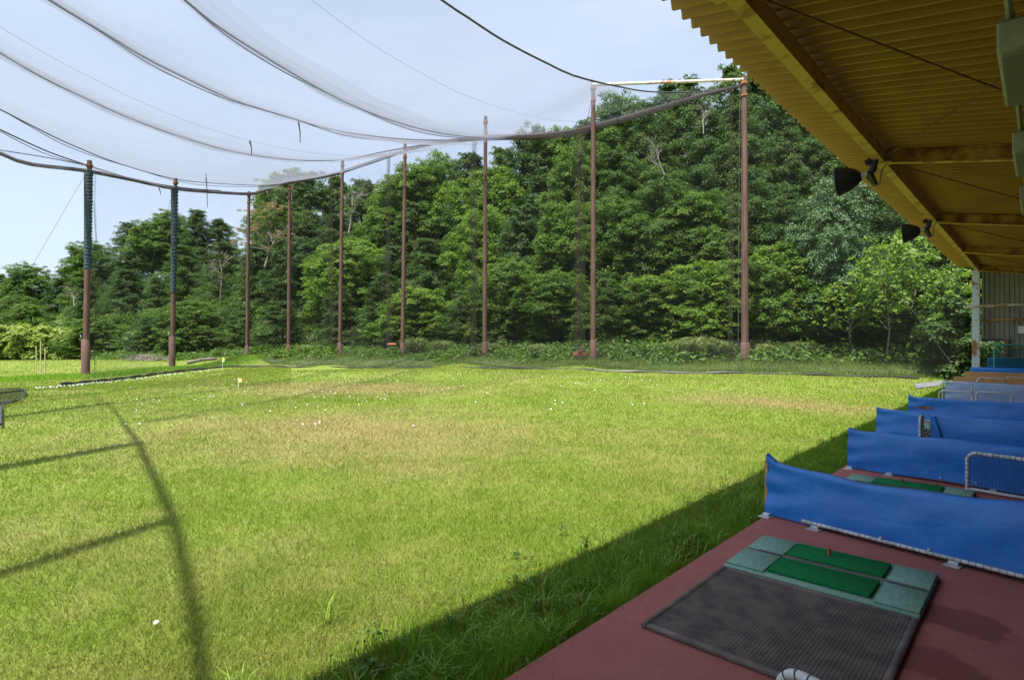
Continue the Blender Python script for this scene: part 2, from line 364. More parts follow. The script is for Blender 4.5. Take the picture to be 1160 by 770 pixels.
def gz_np(X, Y):
    X = np.asarray(X, float); Y = np.asarray(Y, float); sh = X.shape; X = X.ravel(); Y = Y.ravel(); out = np.empty(len(X))
    for i in range(0, len(X), 20000):
        x = X[i:i + 20000, None]; y = Y[i:i + 20000, None]
        d2 = (x - CP[:, 0]) ** 2 + (y - CP[:, 1]) ** 2 + 5.0
        w = 1 / d2 ** 2.3; out[i:i + 20000] = (w * CP[:, 2]).sum(1) / w.sum(1)
    r = np.hypot(X, Y); k = np.clip((r - 190) / 300, 0, 1); out = out * (1 - k) + (-.5) * k
    k = np.clip((X + 3.2) / 1.2, 0, 1); out = out * (1 - k) + (-.13) * k
    return out.reshape(sh)
def gz(x, y): return float(gz_np([x], [y])[0])
def on_ground(px, py):
    d = 20.0
    for _ in range(40):
        p = at(px, py, d); g = gz(p.x, p.y)
        nd = (EYE - g) * F / (py - 388); d = d + .5 * (min(nd, 90) - d)
    p = at(px, py, d); p.z = gz(p.x, p.y); return p
def axis(lo, hi, step, far):
    a = list(np.arange(lo, hi + .01, step)); st = step
    while a[-1] < far: st *= 1.35; a.append(a[-1] + st)
    st = step
    while a[0] > -far: st *= 1.35; a.insert(0, a[0] - st)
    return np.array(a)
ax_, ay_ = axis(-75, 8, .8, 1500), axis(-14, 75, .8, 1500)
GX, GY = np.meshgrid(ax_, ay_, indexing='ij'); GZ = gz_np(GX, GY)
nx, ny = GX.shape
vs = np.stack([GX, GY, GZ], -1).reshape(-1, 3)
idx = np.arange(nx * ny).reshape(nx, ny)
quads = np.stack([idx[:-1, :-1], idx[1:, :-1], idx[1:, 1:], idx[:-1, 1:]], -1).reshape(-1, 4)
me = bpy.data.meshes.new('ground'); me.from_pydata(vs.tolist(), [], quads.tolist()); me.materials.append(M['lawn'])
me.polygons.foreach_set('use_smooth', [True] * len(me.polygons)); me.update()
g = bpy.data.objects.new('ground', me); C.objects.link(g); tag(g, kind='structure')


def unit(v): return v / np.maximum(np.linalg.norm(v, axis=-1, keepdims=True), 1e-9)
def leaf_quads(P, Nn, L, W, T=None):
    n = len(P)
    T0 = rng.normal(size=(n, 3)) if T is None else T + rng.normal(size=(n, 3)) * .35
    T0 = unit(T0 - Nn * (T0 * Nn).sum(-1, keepdims=True)); B = np.cross(Nn, T0)
    L = L[:, None]; W = W[:, None]
    return np.stack([P - T0 * L, P + B * W - Nn * W * .2, P + T0 * L, P - B * W - Nn * W * .2], 1).reshape(-1, 3)
def clumps(cen, rad, m, size, up=.6, out=None, droop=0, aspect=.5):
    """cen (k,3), rad (k,3) half sizes; m leaves in each"""
    k = len(cen); q = unit(rng.normal(size=(k, m, 3))) * (rng.uniform(0, 1, (k, m, 1)) ** .45)
    q[..., 2] = np.abs(q[..., 2]) * 1.15 - .25
    P = cen[:, None, :] + q * rad[:, None, :]
    if droop: P[..., 2] -= droop * (q[..., 0] ** 2 + q[..., 1] ** 2) * rad[:, None, 0]
    nn = q * .55 + np.array([0, 0, up]) + rng.normal(size=q.shape) * .5
    if out is not None: nn = nn + out[:, None, :] * .35
    nn = unit(nn.reshape(-1, 3)); P = P.reshape(-1, 3)
    L = rng.uniform(.7, 1.25, len(P)) * size
    T = None if out is None else np.repeat(out, m, 0)
    return leaf_quads(P, nn, L, L * aspect, T)

# lawn blades (one mesh, denser near the tees)
def blades(n, X, Y, Z, h, w, lean):
    th = rng.uniform(0, 2 * np.pi, n); ph = rng.uniform(0, 2 * np.pi, n)
    b = np.stack([np.cos(th) * w, np.sin(th) * w, np.zeros(n)], -1)
    P = np.stack([X, Y, Z - .005], -1)
    T = P + np.stack([np.cos(ph) * lean * h, np.sin(ph) * lean * h, h], -1)
    return np.stack([P - b, P + b, T], 1).reshape(-1, 3)
n = 850000
r = np.exp(rng.uniform(np.log(1.9), np.log(34), n)); a = rng.uniform(R(60), R(195), n)
X, Y = r * np.cos(a), r * np.sin(a); k = (X < -1.9); X, Y, r = X[k], Y[k], r[k]; n = len(X)
Z = gz_np(X, Y)
lump = .5 + .5 * np.sin(X * 2.1 + np.sin(Y * 1.7)) * np.sin(Y * 2.6 + np.sin(X * 1.3))
h = rng.uniform(.015, .05, n) * (1 + .5 * lump) * (1 + r / 60); w = .0030 * np.maximum(1, r / 5.2)
o = np_mesh('lawn_grass', blades(n, X, Y, Z, h, w, rng.uniform(.2, 1.2, n)), 3, 'blade'); tag(o, 'short sunlit lawn grass covering the driving range field, green with dry patches', 'grass', kind='stuff')
n = 90000; px = rng.uniform(-120, 330, n); dd = rng.uniform(24, 63, n); u = (px - 580) / F * dd; X = u * c_ - dd * s_; Y = u * s_ + dd * c_
o = np_mesh('far_lawn_grass', blades(n, X, Y, gz_np(X, Y), rng.uniform(.03, .09, n), np.full(n, .022), rng.uniform(.2, 1.1, n)), 3, 'blade'); tag(o, 'grass of the far lawn beyond the left net edge', 'grass', kind='stuff')
# taller weeds along the platform edge
n = 95000
Y = np.exp(rng.uniform(np.log(1.2), np.log(27.5), n)) - .9; X = -1.90 - np.abs(rng.normal(0, .42, n)); k = X > -3.4; X, Y = X[k], Y[k]; n = len(X)
cl = .5 + .5 * np.sin(Y * 3.1 + 2 * np.sin(X * 4)) * np.sin(X * 5 + Y * 1.3)
h = rng.uniform(.04, .17, n) * (.5 + .8 * cl) * np.clip(1.25 - (-1.9 - X) * .75, .25, 1.2) ; w = .0032 * np.maximum(1, Y / 6)
o = np_mesh('tall_grass', blades(n, X, Y, gz_np(X, Y), h, w, rng.uniform(.1, .8, n)), 3, 'tall'); tag(o, 'taller shaded weeds and grass along the edge of the red platform', 'grass', kind='stuff')
n = 5200
Y = np.exp(rng.uniform(np.log(1.3), np.log(16), n)) - .9; X = -1.92 - np.abs(rng.normal(0, .38, n))
kk = rng.integers(0, 420, n); cy = np.exp(rng.uniform(np.log(1.3), np.log(16), 420)) - .9; cx = -1.97 - np.abs(rng.normal(0, .28, 420)); X = cx[kk] + rng.normal(0, .02, n); Y = cy[kk] + rng.normal(0, .02, n)
h = rng.uniform(.06, .19, n); a_ = rng.uniform(0, 6.28, n); le = rng.uniform(.25, 1.0, n) * h; b = np.stack([np.cos(a_ + 1.57), np.sin(a_ + 1.57), 0 * a_], -1) * .0042; Z0 = gz_np(X, Y)
P0 = np.stack([X, Y, Z0], -1); P1 = P0 + np.stack([np.cos(a_) * le * .45, np.sin(a_) * le * .45, h * .75], -1); P2 = P0 + np.stack([np.cos(a_) * le * 1.2, np.sin(a_) * le * 1.2, h * .92], -1)
o = np_mesh('coarse_grass', np.concatenate([np.stack([P0 - b, P0 + b, P1 + b * .8, P1 - b * .8], 1).reshape(-1, 3), np.stack([P1 - b * .8, P1 + b * .8, P2 + b * .1, P2 - b * .1], 1).reshape(-1, 3)]), 4, 'coarse'); tag(o, 'coarse arching grass tufts in the shaded strip beside the platform', 'grass', kind='stuff')
k = 150; cy = np.exp(rng.uniform(np.log(1.5), np.log(15), k)) - .9; cx = -1.98 - np.abs(rng.normal(0, .40, k)); cz = gz_np(cx, cy) + rng.uniform(.03, .10, k)
o = np_mesh('broadleaf_weeds', clumps(np.stack([cx, cy, cz], -1), np.stack([rng.uniform(.04, .11, k)] * 2 + [rng.uniform(.03, .08, k)], -1), 34, .017, up=.9, aspect=.55), 4, 'leaf_broad'); tag(o, 'small broadleaf weeds in the shaded strip beside the platform', 'weeds', kind='stuff')
# seed heads
mb = MB()
for i in range(240):
    y = math.exp(random.uniform(math.log(1.7), math.log(9))) - .8; x = -1.93 - abs(random.gauss(0, .45)); z0 = gz(x, y); hh = random.uniform(.07, .17)
    tx, ty = x + random.uniform(-.07, .07), y + random.uniform(-.07, .07)
    mb.tube([(x, y, z0), (tx, ty, z0 + hh)], .0012, 3, False); mb.lathe([(.002, 0), (.0045, .005), (.004, .011), (.001, .015)], 5, (tx, ty, z0 + hh))
o = mb.build('weed_seed_heads', 'seed'); tag(o, 'small dark red seed heads sprinkled over the shaded weeds beside the platform', 'weeds', kind='stuff')
for i, (px, py, lab) in enumerate([(602, 655, 'yellow dandelion in the shaded weeds left of the big rubber mat'), (975, 484, 'small yellow flower in the shaded grass beside the second blue divider')]):
    p = on_ground(px, py + 6); e = empty('dandelion', p, lab, 'flower', 'yellow flowers in the weeds')
    MB().tube([(0, 0, 0), (.004, 0, .10)], .0015, 4).build('stem', 'tall', e)
    mb = MB()
    for q in range(14):
        t = q * 2 * math.pi / 14; mb.add([(.004, 0, .10), (.004 + .018 * math.cos(t), .018 * math.sin(t), .108), (.004 + .018 * math.cos(t + .4), .018 * math.sin(t + .4), .108)], [(0, 1, 2)])
    mb.build('petals', 'petal', e)

# ------------------------------------------------------------------ leaves and trees
def broad(seed, H=10, Rr=3.7, lobes=23, per=46, m=72, size=.085, base=.06, flat=.9, csz=.42):
    global rng; rng = np.random.default_rng(seed); V = []; lims = []
    for i in range(lobes):
        f = (i + .5) / lobes; z = H * (base + (1 - base) * (.12 + .80 * f)); env = Rr * math.sin(math.pi * min(.97, max(.12, .18 + .78 * f))) ** .7
        a = i * 2.4 + rng.uniform(-.4, .4); rr = env * rng.uniform(.35, .75) * (1 - .6 * max(0, f - .75) * 4 * .5)
        c = np.array([math.cos(a) * rr, math.sin(a) * rr, z]); lr = rng.uniform(.28, .42) * Rr
        lims.append(c)
        d = unit(rng.normal(size=(per, 3))); d[:, 2] = d[:, 2] * .8 + .15
        cen = c + d * lr * rng.uniform(.55, 1.2, (per, 1)); rad = np.stack([rng.uniform(.7, 1.3, per) * csz] * 2 + [rng.uniform(.7, 1.2, per) * csz * flat], -1)
        V.append(clumps(cen, rad, m, size, out=unit(d), droop=.35))
    return np.concatenate(V), lims
def conifer(seed, H=11, Rr=3.1, lev=23, per=11, m=58, size=.078, base=.05, droop=.5):
    global rng; rng = np.random.default_rng(seed); V = []
    for l in range(lev):
        f = l / lev; z0 = H * (base + (1 - base) * f); rr = Rr * (1 - f) ** .6 * rng.uniform(.82, 1.12) + .18
        nb = max(4, int(per * (1 - .45 * f)))
        for b in range(nb):
            a = rng.uniform(0, 2 * np.pi); br = rr * rng.uniform(.65, 1.15); o = np.array([math.cos(a), math.sin(a), 0])
            ts = np.array([.3, .5, .66, .8, .92, 1.03]); cen = o * (ts * br)[:, None] + np.array([0, 0, z0]) + np.stack([rng.normal(0, .2, 6), rng.normal(0, .2, 6), .25 * ts - droop * ts ** 2 * br * .35 + rng.normal(0, .13, 6)], -1)
            sz = .26 + .07 * br
            rad = np.stack([np.full(6, sz), np.full(6, sz), np.full(6, sz * .6)], -1) * rng.uniform(.75, 1.3, (6, 1))
            V.append(clumps(cen, rad, m, size, out=np.repeat(unit(o + np.array([0, 0, -.35]))[None], 6, 0), droop=.7, aspect=.42))
    tip = np.array([[0, 0, H * .985], [0, 0, H * .95]]); V.append(clumps(tip, np.array([[.15, .15, .35]] * 2), m, size))
    return np.concatenate(V), []
def pine(seed, H=11):
    global rng; rng = np.random.default_rng(seed); V = []; lims = []
    for i in range(15):
        f = i / 15; z = H * (.35 + .62 * f); a = i * 2.4; rr = (2.9 * (1 - f) ** .5 + .4) * rng.uniform(.5, 1.1); c = np.array([math.cos(a) * rr, math.sin(a) * rr, z]); lims.append(c)
        k = 12; cen = c + rng.normal(size=(k, 3)) * np.array([.75, .75, .22]); rad = np.stack([np.full(k, .42)] * 2 + [np.full(k, .2)], -1)
        V.append(clumps(cen, rad, 90, .10, up=.5, aspect=.16))
    return np.concatenate(V), lims
def trunk_mesh(name, H, lims, r0=.16, seed=1, mat='bark', top=.92):
    rd = random.Random(seed); mb = MB(); pts = [Vector((math.sin(i * 1.3 + seed) * .12, math.cos(i * 1.7 + seed) * .12, H * top * i / 7)) for i in range(8)]; pts[0] = Vector((0, 0, -.6))
    mb.tube(pts, [r0 * (1 - .85 * i / 7) for i in range(8)], 7)
    for c in lims:
        c = Vector(c); st = Vector((0, 0, max(.5, c.z - .9 * math.hypot(c.x, c.y)))); mid = (st + c) / 2 + Vector((rd.uniform(-.2, .2), rd.uniform(-.2, .2), .15))
        mb.tube([st, mid, c], [r0 * .45, r0 * .3, r0 * .12], 5, False)
    if not lims:
        for i in range(26):
            z = H * (.08 + .8 * i / 26); a = i * 2.4; rr = .6 * (1 - i / 26) * H * .25 + .2; mb.tube([(0, 0, z), (math.cos(a) * rr, math.sin(a) * rr, z + .1)], [r0 * .25, r0 * .06], 4, False)
    o = mb.build(name, mat); me = o.data; bpy.data.objects.remove(o); return me
def dead_mesh(seed, H=8, spread=.6, depth=5, mat='deadwood', name='branches', r0=.11):
    rd = random.Random(seed); mb = MB()
    def grow(p, d, L, r, k):
        q = p + d * L * .5 + Vector((rd.gauss(0, .03), rd.gauss(0, .03), 0)) * L; e = q + (d + Vector((rd.gauss(0, .15), rd.gauss(0, .15), 0))).normalized() * L * .5
        mb.tube([p, q, e], [r, r * .85, r * .65], 5 if k > 2 else 3, False)
        if k == 0: return
        for _ in range(rd.choice((2, 3, 3)) if k < depth else 3):
            nd = (d + Vector((rd.gauss(0, spread), rd.gauss(0, spread), rd.gauss(.05, spread * .6)))).normalized(); grow(e if rd.random() < .5 else q, nd, L * rd.uniform(.6, .85), r * .6, k - 1)
    grow(Vector((0, 0, -.3)), Vector((0, 0, 1)), H * .3, r0, depth)
    o = mb.build(name, mat); me = o.data; bpy.data.objects.remove(o); return me
PR = {}
def proto(key, gen, H, r0, seed, mat):
    V, lims = gen; PR[key] = (np_mesh('crown', V, 4, mat, link=False), trunk_mesh('trunk', H, lims, r0, seed), H)
proto('broad_a', broad(11), 10, .17, 1, 'leaf_broad')
proto('broad_b', broad(12, Rr=4.2, lobes=26, size=.092), 10, .17, 2, 'leaf_broad')
proto('broad_c', broad(13, Rr=3.3, lobes=20, csz=.38, size=.08), 10, .15, 3, 'leaf_broad')
proto('conifer_a', conifer(21), 11, .18, 4, 'leaf_conifer')
proto('conifer_b', conifer(22, Rr=3.9, droop=.75), 11, .2, 5, 'leaf_conifer')
proto('conifer_c', conifer(23, Rr=2.6), 11, .16, 6, 'leaf_conifer')
proto('pine', pine(31), 11, .18, 7, 'leaf_pine')
proto('starleaf', broad(41, H=6, Rr=2.2, lobes=13, per=15, m=10, size=.125, csz=.24, base=.34), 6, .05, 8, 'leaf_bright')
proto('shrub', broad(51, H=3, Rr=1.5, lobes=9, per=16, m=60, size=.08, csz=.36, base=.0), 3, .04, 9, 'leaf_broad')
proto('bamboo', broad(52, H=3.2, Rr=1.9, lobes=9, per=18, m=60, size=.13, csz=.40, base=.0, flat=.8), 3.2, .03, 10, 'leaf_yellow')
labels_used = set()
def set_mat(o, m): o.material_slots[0].link = 'OBJECT'; o.material_slots[0].material = M[m]
def plant(kind, name, cat, x, y, z, H, label, group, mat=None, wide=1.0, rz=None):
    cm, tm, h0 = PR[kind]; assert label not in labels_used, label; labels_used.add(label)
    if len(label.split()) > 16: label = label.replace('broadleaf tree', 'broadleaf').replace(' in the ', ' in ').replace('the wood', 'wood').replace(' tree,', ',').replace('full ', '')
    e = empty(name, (x, y, z), label, cat, group, random.uniform(0, 6.28) if rz is None else rz)
    k = H / h0; kw = (k * .55 + .45) * wide; e.scale = (kw, kw, k)
    c = bpy.data.objects.new('crown', cm); C.objects.link(c); c.parent = e
    if mat: set_mat(c, mat)
    t = bpy.data.objects.new('trunk', tm); C.objects.link(t); t.parent = e
    return e
ORD = ['first', 'second', 'third', 'fourth', 'fifth', 'sixth', 'seventh', 'eighth', 'ninth']
def where(x):
    xs = [97, 195, 280, 327, 386, 457, 549, 672, 843]
    for i, q in enumerate(xs):
        if abs(x - q) < 12: return 'right behind the %s pole' % ORD[i]
    if x < xs[0]: return 'left of the first pole' + (' at the picture edge' if x < 45 else '')
    if x > xs[-1]: return ['just right of the ninth pole', 'right of the ninth pole under the near floodlight', 'under the far floodlight', 'beside the shed end'][0 if x < 915 else 1 if x < 985 else 2 if x < 1060 else 3]
    for i in range(8):
        if xs[i] < x < xs[i + 1]:
            f = (x - xs[i]) / (xs[i + 1] - xs[i])
            return 'right of the %s pole' % ORD[i] if f < .36 else 'left of the %s pole' % ORD[i + 1] if f > .64 else 'between the %s and %s poles' % (ORD[i], ORD[i + 1])
ROW = ['in front', 'in the second row', 'in the third row', 'on the skyline']
def species(x, r):
    q = random.random()
    if x > 720: return ('conifer_b', 'cypress_tree', 'layered cypress') if q < .75 and r > 0 else ('broad_b', 'broadleaf_tree', 'bushy broadleaf tree')
    if x > 480:
        return [('broad_a', 'broadleaf_tree', 'dense broadleaf tree'), ('broad_b', 'broadleaf_tree', 'wide broadleaf tree'), ('conifer_a', 'cypress_tree', 'pointed green cypress')][0 if q < .4 else 1 if q < .65 else 2]
    if x > 285:
        return [('broad_b', 'broadleaf_tree', 'rounded broadleaf tree'), ('broad_c', 'broadleaf_tree', 'slim broadleaf tree'), ('conifer_c', 'cypress_tree', 'narrow dark green cypress'), ('conifer_a', 'cypress_tree', 'full green cypress')][0 if q < .4 else 1 if q < .6 else 2 if q < .8 else 3]
    return [('broad_a', 'broadleaf_tree', 'leafy broadleaf tree'), ('broad_b', 'broadleaf_tree', 'spreading broadleaf tree'), ('conifer_c', 'cypress_tree', 'dark narrow cypress'), ('conifer_a', 'cypress_tree', 'dark full cypress')][0 if q < .4 else 1 if q < .65 else 2 if q < .8 else 3]
SIZ = ['low', 'short', 'medium', 'tall', 'very tall']
for r in (3, 2, 1, 0):
    step = [44, 50, 46, 38][3 - r] if False else {3: 31, 2: 46, 1: 50, 0: 52}[r]; off = {3: 10, 2: 30, 1: 0, 0: 22}[r]
    for i, x in enumerate(range(-60 + off, 1170, step)):
        x = x + random.uniform(-12, 12)
        if x < 100 and r == 0: continue
        if r == 3 and 268 < x < 290: continue
        d, z = row_info(x, r); d += (i % 2) * (-3.0 if r == 3 else 0); p = at(x, 388, d); z = gz(p.x, p.y)
        top = at(x, sky_y(x) + random.uniform(-9, 3), d).z if r == 3 else z + [5.8, 8.6, 10.3][r] * random.uniform(.78, 1.15)
        if r < 3: top = min(top, at(x, sky_y(x) + 12 * (4 - r), d).z)
        H = max(3.5, top - z); kd, nm, lk = species(x, r)
        q = random.random(); mat = None
        if kd.startswith('broad'):
            if q < .34: mat = 'leaf_bright'; lk = 'light green ' + lk
            elif q < .45: mat = 'leaf_dark'; lk = 'deep green ' + lk
        elif q < .35: mat = 'leaf_dark'; lk = 'very dark ' + lk.replace('dark ', '')
        lab = '%s %s, %s' % (lk, ROW[r], where(x)); extra = 0
        while lab in labels_used:
            extra += 1; lab = '%s %s %s, %s' % (['smaller', 'fuller', 'sparser', 'tilted', 'narrower', 'broader'][extra - 1], lk, ROW[r], where(x))
        plant(kd, nm, 'tree', p.x, p.y, z - .2, H, lab, 'trees of the wood behind the driving range', mat, random.uniform(.95, 1.25) * (1.3 if x < 260 and r > 1 else 1.12 if x < 500 else 1))
# special trees
def special(kd, nm, x, d, H, lab, mat=None, wide=1, yb=None):
    p = at(x, 388, d); z = gz(p.x, p.y) - .1; return plant(kd, nm, 'tree', p.x, p.y, z, H, lab, 'trees of the wood behind the driving range', mat, wide)
for (x, ytop, d, H, kd, mat, lab) in [
        (330, 186, 70, None, 'pine', 'leaf_pine', 'tall ragged pine standing above the others behind the fourth net pole'),
        (305, 225, 67, None, 'pine', 'leaf_brown', 'half dead brownish pine between the third and fourth net poles'),
        (268, 265, 80, None, 'pine', None, 'thin olive pine poking up left of the third net pole')]:
    p = at(x, ytop, d); z = gz(p.x, p.y); plant(kd, 'pine_tree', 'tree', p.x, p.y, z - .1, p.z - z, lab, 'trees of the wood behind the driving range', mat, .95)
for (x, d, ytop, lab, w) in [(1005, 27.5, 268, 'bright star-leaved young tree lit under the far floodlight, left of a thin trunk', 1.0), (1035, 28.5, 262, 'bright star-leaved young tree with a thin bare trunk left of the shed end', .95),
                        (965, 28.5, 315, 'low bright star-leaved sapling right of the ninth net pole', 1.1), (1075, 26, 300, 'bright star-leaved tree leaning in beside the white shed post', .8)]:
    p = at(x, ytop, d); z = gz(p.x, p.y); plant('starleaf', 'young_tree', 'tree', p.x, p.y, z - .05, p.z - z, lab, 'young bright trees by the shed end', None, w)
for (x, d, ytop, lab, m_, w) in [(1086, 25.5, 340, 'dark ivy-clad shrub filling the corner left of the white shed post', 'leaf_dark', 1.1), (1062, 27.5, 345, 'dark shrub in deep shade beside the corner shrub', 'leaf_dark', 1.2), (945, 31, 205, 'bluish grey-green broad tree beneath the near floodlight', 'leaf_blue', .8),
                                 (1095, 28.5, 245, 'tall black-green tree rising behind the white shed post', 'leaf_dark', 1.0)]:
    p = at(x, ytop, d); z = gz(p.x, p.y); H = p.z - z
    plant('shrub' if H < 5 else 'broad_c', 'shrub' if H < 5 else 'broadleaf_tree', 'shrub' if H < 5 else 'tree', p.x, p.y, z - .05, H, lab, 'dark growth by the shed end', m_, w)
dm1, dm2 = dead_mesh(3), dead_mesh(8, spread=.75)
for i, (x, d, ybase, H, lab) in enumerate([(752, 38.5, 196, 3.0, 'bare pale dead branches tangled with vines, right of the eighth net pole'), (395, 52, 262, 5, 'pale dead tree showing in the wood behind the fifth net pole'),
                                (250, 62, 335, 5.5, 'grey dead tree between the second and third net poles'), (300, 58, 300, 5, 'grey dead tree just left of the fourth net pole'), (797, 41, 150, 2.6, 'bare grey branches jutting out left of the ninth net pole'),
                                (84, 66, 345, 3, 'small grey dead tree behind the first net pole')]):
    p = at(x, ybase, d); e = empty('dead_tree', p, lab, 'tree', 'dead trees in the wood'); k = H / 6.5; e.scale = (k, k, k); e.rotation_euler = (random.uniform(-.3, .3), random.uniform(-.3, .3), random.uniform(0, 6))
    b = bpy.data.objects.new('branches', (dm1, dm2)[i % 2]); C.objects.link(b); b.parent = e
# bamboo hedge at left
for i, (x, d) in enumerate([(-8, 64), (14, 64.5), (34, 63.5), (54, 64), (72, 63), (88, 62.5)]):
    p = at(x, 388, d); plant('bamboo', 'bamboo_clump', 'bamboo', p.x, p.y, gz(p.x, p.y) - .1, 4.0 - .16 * abs(i - 1), ORD[i] + ' yellow-green bamboo clump from the left in the hedge behind the far lawn', 'yellow-green bamboo hedge', None, 1.15)
# shrubs at the foot of the wood
k = 0
for x in list(range(120, 870, 22)) + [885, 930, 990, 1030]:
    x += random.uniform(-9, 9); d0 = float(np.interp(x, D0x, D0y)) - random.uniform(.8, 2.6)
    if min(abs(x - q[3]) for q in poles) < 16: continue; p = at(x, 388, d0)
    lab = '%s shrub below the trees, %s' % (['small rounded green', 'leafy bright', 'loose dark'][k % 3], where(x))
    while lab in labels_used: lab = 'lower ' + lab
    plant('shrub', 'shrub', 'shrub', p.x, p.y, gz(p.x, p.y) - .08, random.uniform(1.6, 3.2), lab, 'shrubs at the foot of the wood', [None, 'leaf_bright', 'leaf_dark'][k % 3], random.uniform(1, 1.4)); k += 1
# leaf-litter floor of the wood
vs = []; fs = []; CXX = [-200, 235, 310, 330, 400, 460, 555, 688, 844, 1040, 1100]; CXD = [999, 57, 43, 41, 36.5, 34.5, 31.4, 27.8, 26.6, 25.8, 25.6]; xs_ = np.arange(-190, 1290, 12.0); ts_ = np.linspace(0, 1, 60)
for x in xs_:
    a0 = float(np.interp(x, D0x, D0y)) + (.6 if x < 110 else -1.4)
    a0 = min(a0, float(np.interp(x, CXX, CXD))); a1 = float(np.interp(x, D0x, D0y)) + float(np.interp(x, Wx, Wy)) + 45
    for t in ts_: p = at(x, 388, a0 + (a1 - a0) * t); vs.append((p.x, p.y, 0))
A = np.array(vs); Zf = gz_np(A[:, 0], A[:, 1]) + .05; vs = [(a[0], a[1], z) for a, z in zip(vs, Zf)]; q = len(ts_)
for i in range(len(xs_) - 1):
    for j in range(q - 1): fs.append((i * q + j, i * q + j + 1, (i + 1) * q + j + 1, (i + 1) * q + j))
o = MB().add(vs, fs, True).build('woodland_floor', 'litter'); tag(o, kind='structure')
# woodland undergrowth (stuff): leaf clumps over the hillside
rng = np.random.default_rng(77); cen = []
for x in np.arange(-110, 1230, 9.0):
    for f in np.concatenate([np.linspace(-.17, -.03, 5), np.linspace(0, 1.15, 20)]):
        if x < 110 and f < .03: continue
        xx = x + random.uniform(-6, 6); d = float(np.interp(xx, D0x, D0y)) + float(np.interp(xx, Wx, Wy)) * (f + random.uniform(-.03, .03)); p = at(xx, 388, d); cen.append((p.x, p.y, random.uniform(.1, 3.4) if f > .05 else random.uniform(.0, .55)))
for x in np.arange(290, 1080, 5.0):
    hi2 = float(np.interp(x, D0x, D0y)); lo2 = float(np.interp(x, CXX, CXD)) + 1.6
    for q in range(5):
        d = lo2 + (hi2 - lo2) * random.random() ** .7; p = at(x + random.uniform(-4, 4), 388, d); cen.append((p.x, p.y, random.uniform(-.15, .35)))
cen = np.array(cen); cen[:, 2] += gz_np(cen[:, 0], cen[:, 1]); k = len(cen)
V = clumps(cen, np.stack([rng.uniform(.6, 1.15, k)] * 2 + [rng.uniform(.4, .8, k)], -1), 75, .13)
o = np_mesh('woodland_undergrowth', V, 4, 'leaf_broad'); tag(o, 'dark undergrowth covering the slope beneath the trees of the wood', 'undergrowth', kind='stuff')
# bank grasses (stuff) between the curb and the wood
n = 150000; px = rng.uniform(225, 1075, n); hi_ = np.interp(px, D0x, D0y) + .5; lo_ = np.minimum(np.interp(px, CXX, CXD), hi_ - 4) - .6
dd = lo_ + (hi_ - lo_) * rng.uniform(0, 1, n) ** 1.2; fr = (dd - lo_) / (hi_ - lo_)
u = (px - 580) / F * dd; X = u * c_ - dd * s_; Y = u * s_ + dd * c_
o = np_mesh('bank_grass', blades(n, X, Y, gz_np(X, Y), rng.uniform(.08, .30, n) * (.6 + 1.6 * fr), np.full(n, .012), rng.uniform(.1, .9, n)), 3, 'rank'); tag(o, 'rank green grass on the bank between the range and the wood', 'grass', kind='stuff')
n = 26000; px = rng.uniform(-60, 300, n); dd = np.interp(px, [-60, 97, 195, 300], [30, 34, 41, 47]) + rng.normal(0, .9, n)
u = (px - 580) / F * dd; X = u * c_ - dd * s_; Y = u * s_ + dd * c_
o = np_mesh('verge_grass', blades(n, X, Y, gz_np(X, Y), rng.uniform(.08, .32, n), np.full(n, .014), rng.uniform(.1, .9, n)), 3, 'tall'); tag(o, 'unmown dark grass verge around the feet of the two left poles', 'grass', kind='stuff')
# pampas-like tufts as things
def tuft_mesh(seed, n=900, H=1.3):
    g = np.random.default_rng(seed); V = []
    a = g.uniform(0, 2 * np.pi, n); l = g.uniform(.25, 1, n) * H; ln = g.uniform(.15, .9, n)
    b = np.stack([np.cos(a + 1.57), np.sin(a + 1.57), 0 * a], -1) * .012; P0 = np.stack([np.cos(a) * .15 * g.uniform(0, 1, n), np.sin(a) * .15 * g.uniform(0, 1, n), 0 * a - .1], -1)
    D = np.stack([np.cos(a) * ln, np.sin(a) * ln, 0 * a], -1); P1 = P0 + D * (l * .45)[:, None] + np.stack([0 * a, 0 * a, l * .8], -1); P2 = P1 + D * (l * .6)[:, None] + np.stack([0 * a, 0 * a, l * (.15 - .35 * ln)], -1)
    return np_mesh('blades', np.stack([P0 - b, P0 + b, P1 + b, P1 - b], 1).reshape(-1, 3), 4, 'leaf_bright', link=False), np.stack([P1 - b, P1 + b, P2, P2], 1)
M['reed'] = leaf_mat('leaf_reed', (.12, .20, .05), (.30, .34, .14))
tm_, tipq = tuft_mesh(5)
full = np.concatenate([np.array([v.co[:] for v in tm_.vertices]), tipq.reshape(-1, 3)]); tm_ = np_mesh('tuft', full, 4, 'reed', link=False)
for i, (px, py, H) in enumerate([(770, 415, 1.3), (792, 414, 1.5), (815, 415, 1.2), (868, 416, 1.0), (905, 417, 1.1), (470, 405, 1.5), (500, 405, 1.3), (345, 408, 1.1), (560, 405, 1.0), (610, 408, 1.0)]):
    d = float(np.interp(px, [330, 500, 600, 760, 900], [46, 38, 33.5, 30, 29.8])); p = at(px, 388, d)
    o = bpy.data.objects.new('grass_tuft', tm_); C.objects.link(o); o.location = (p.x, p.y, gz(p.x, p.y)); o.scale = (H, H, H * .9); o.rotation_euler = (0, 0, i)
    tag(o, 'pale reed tuft, %s, on the bank %s' % (['biggest of its cluster', 'tall and dense', 'lowest on the right', 'thin', 'small bushy', 'broad', 'upright', 'lone', 'sparse', 'short'][i], where(px)), 'grass tuft', 'arching reed tufts on the bank')

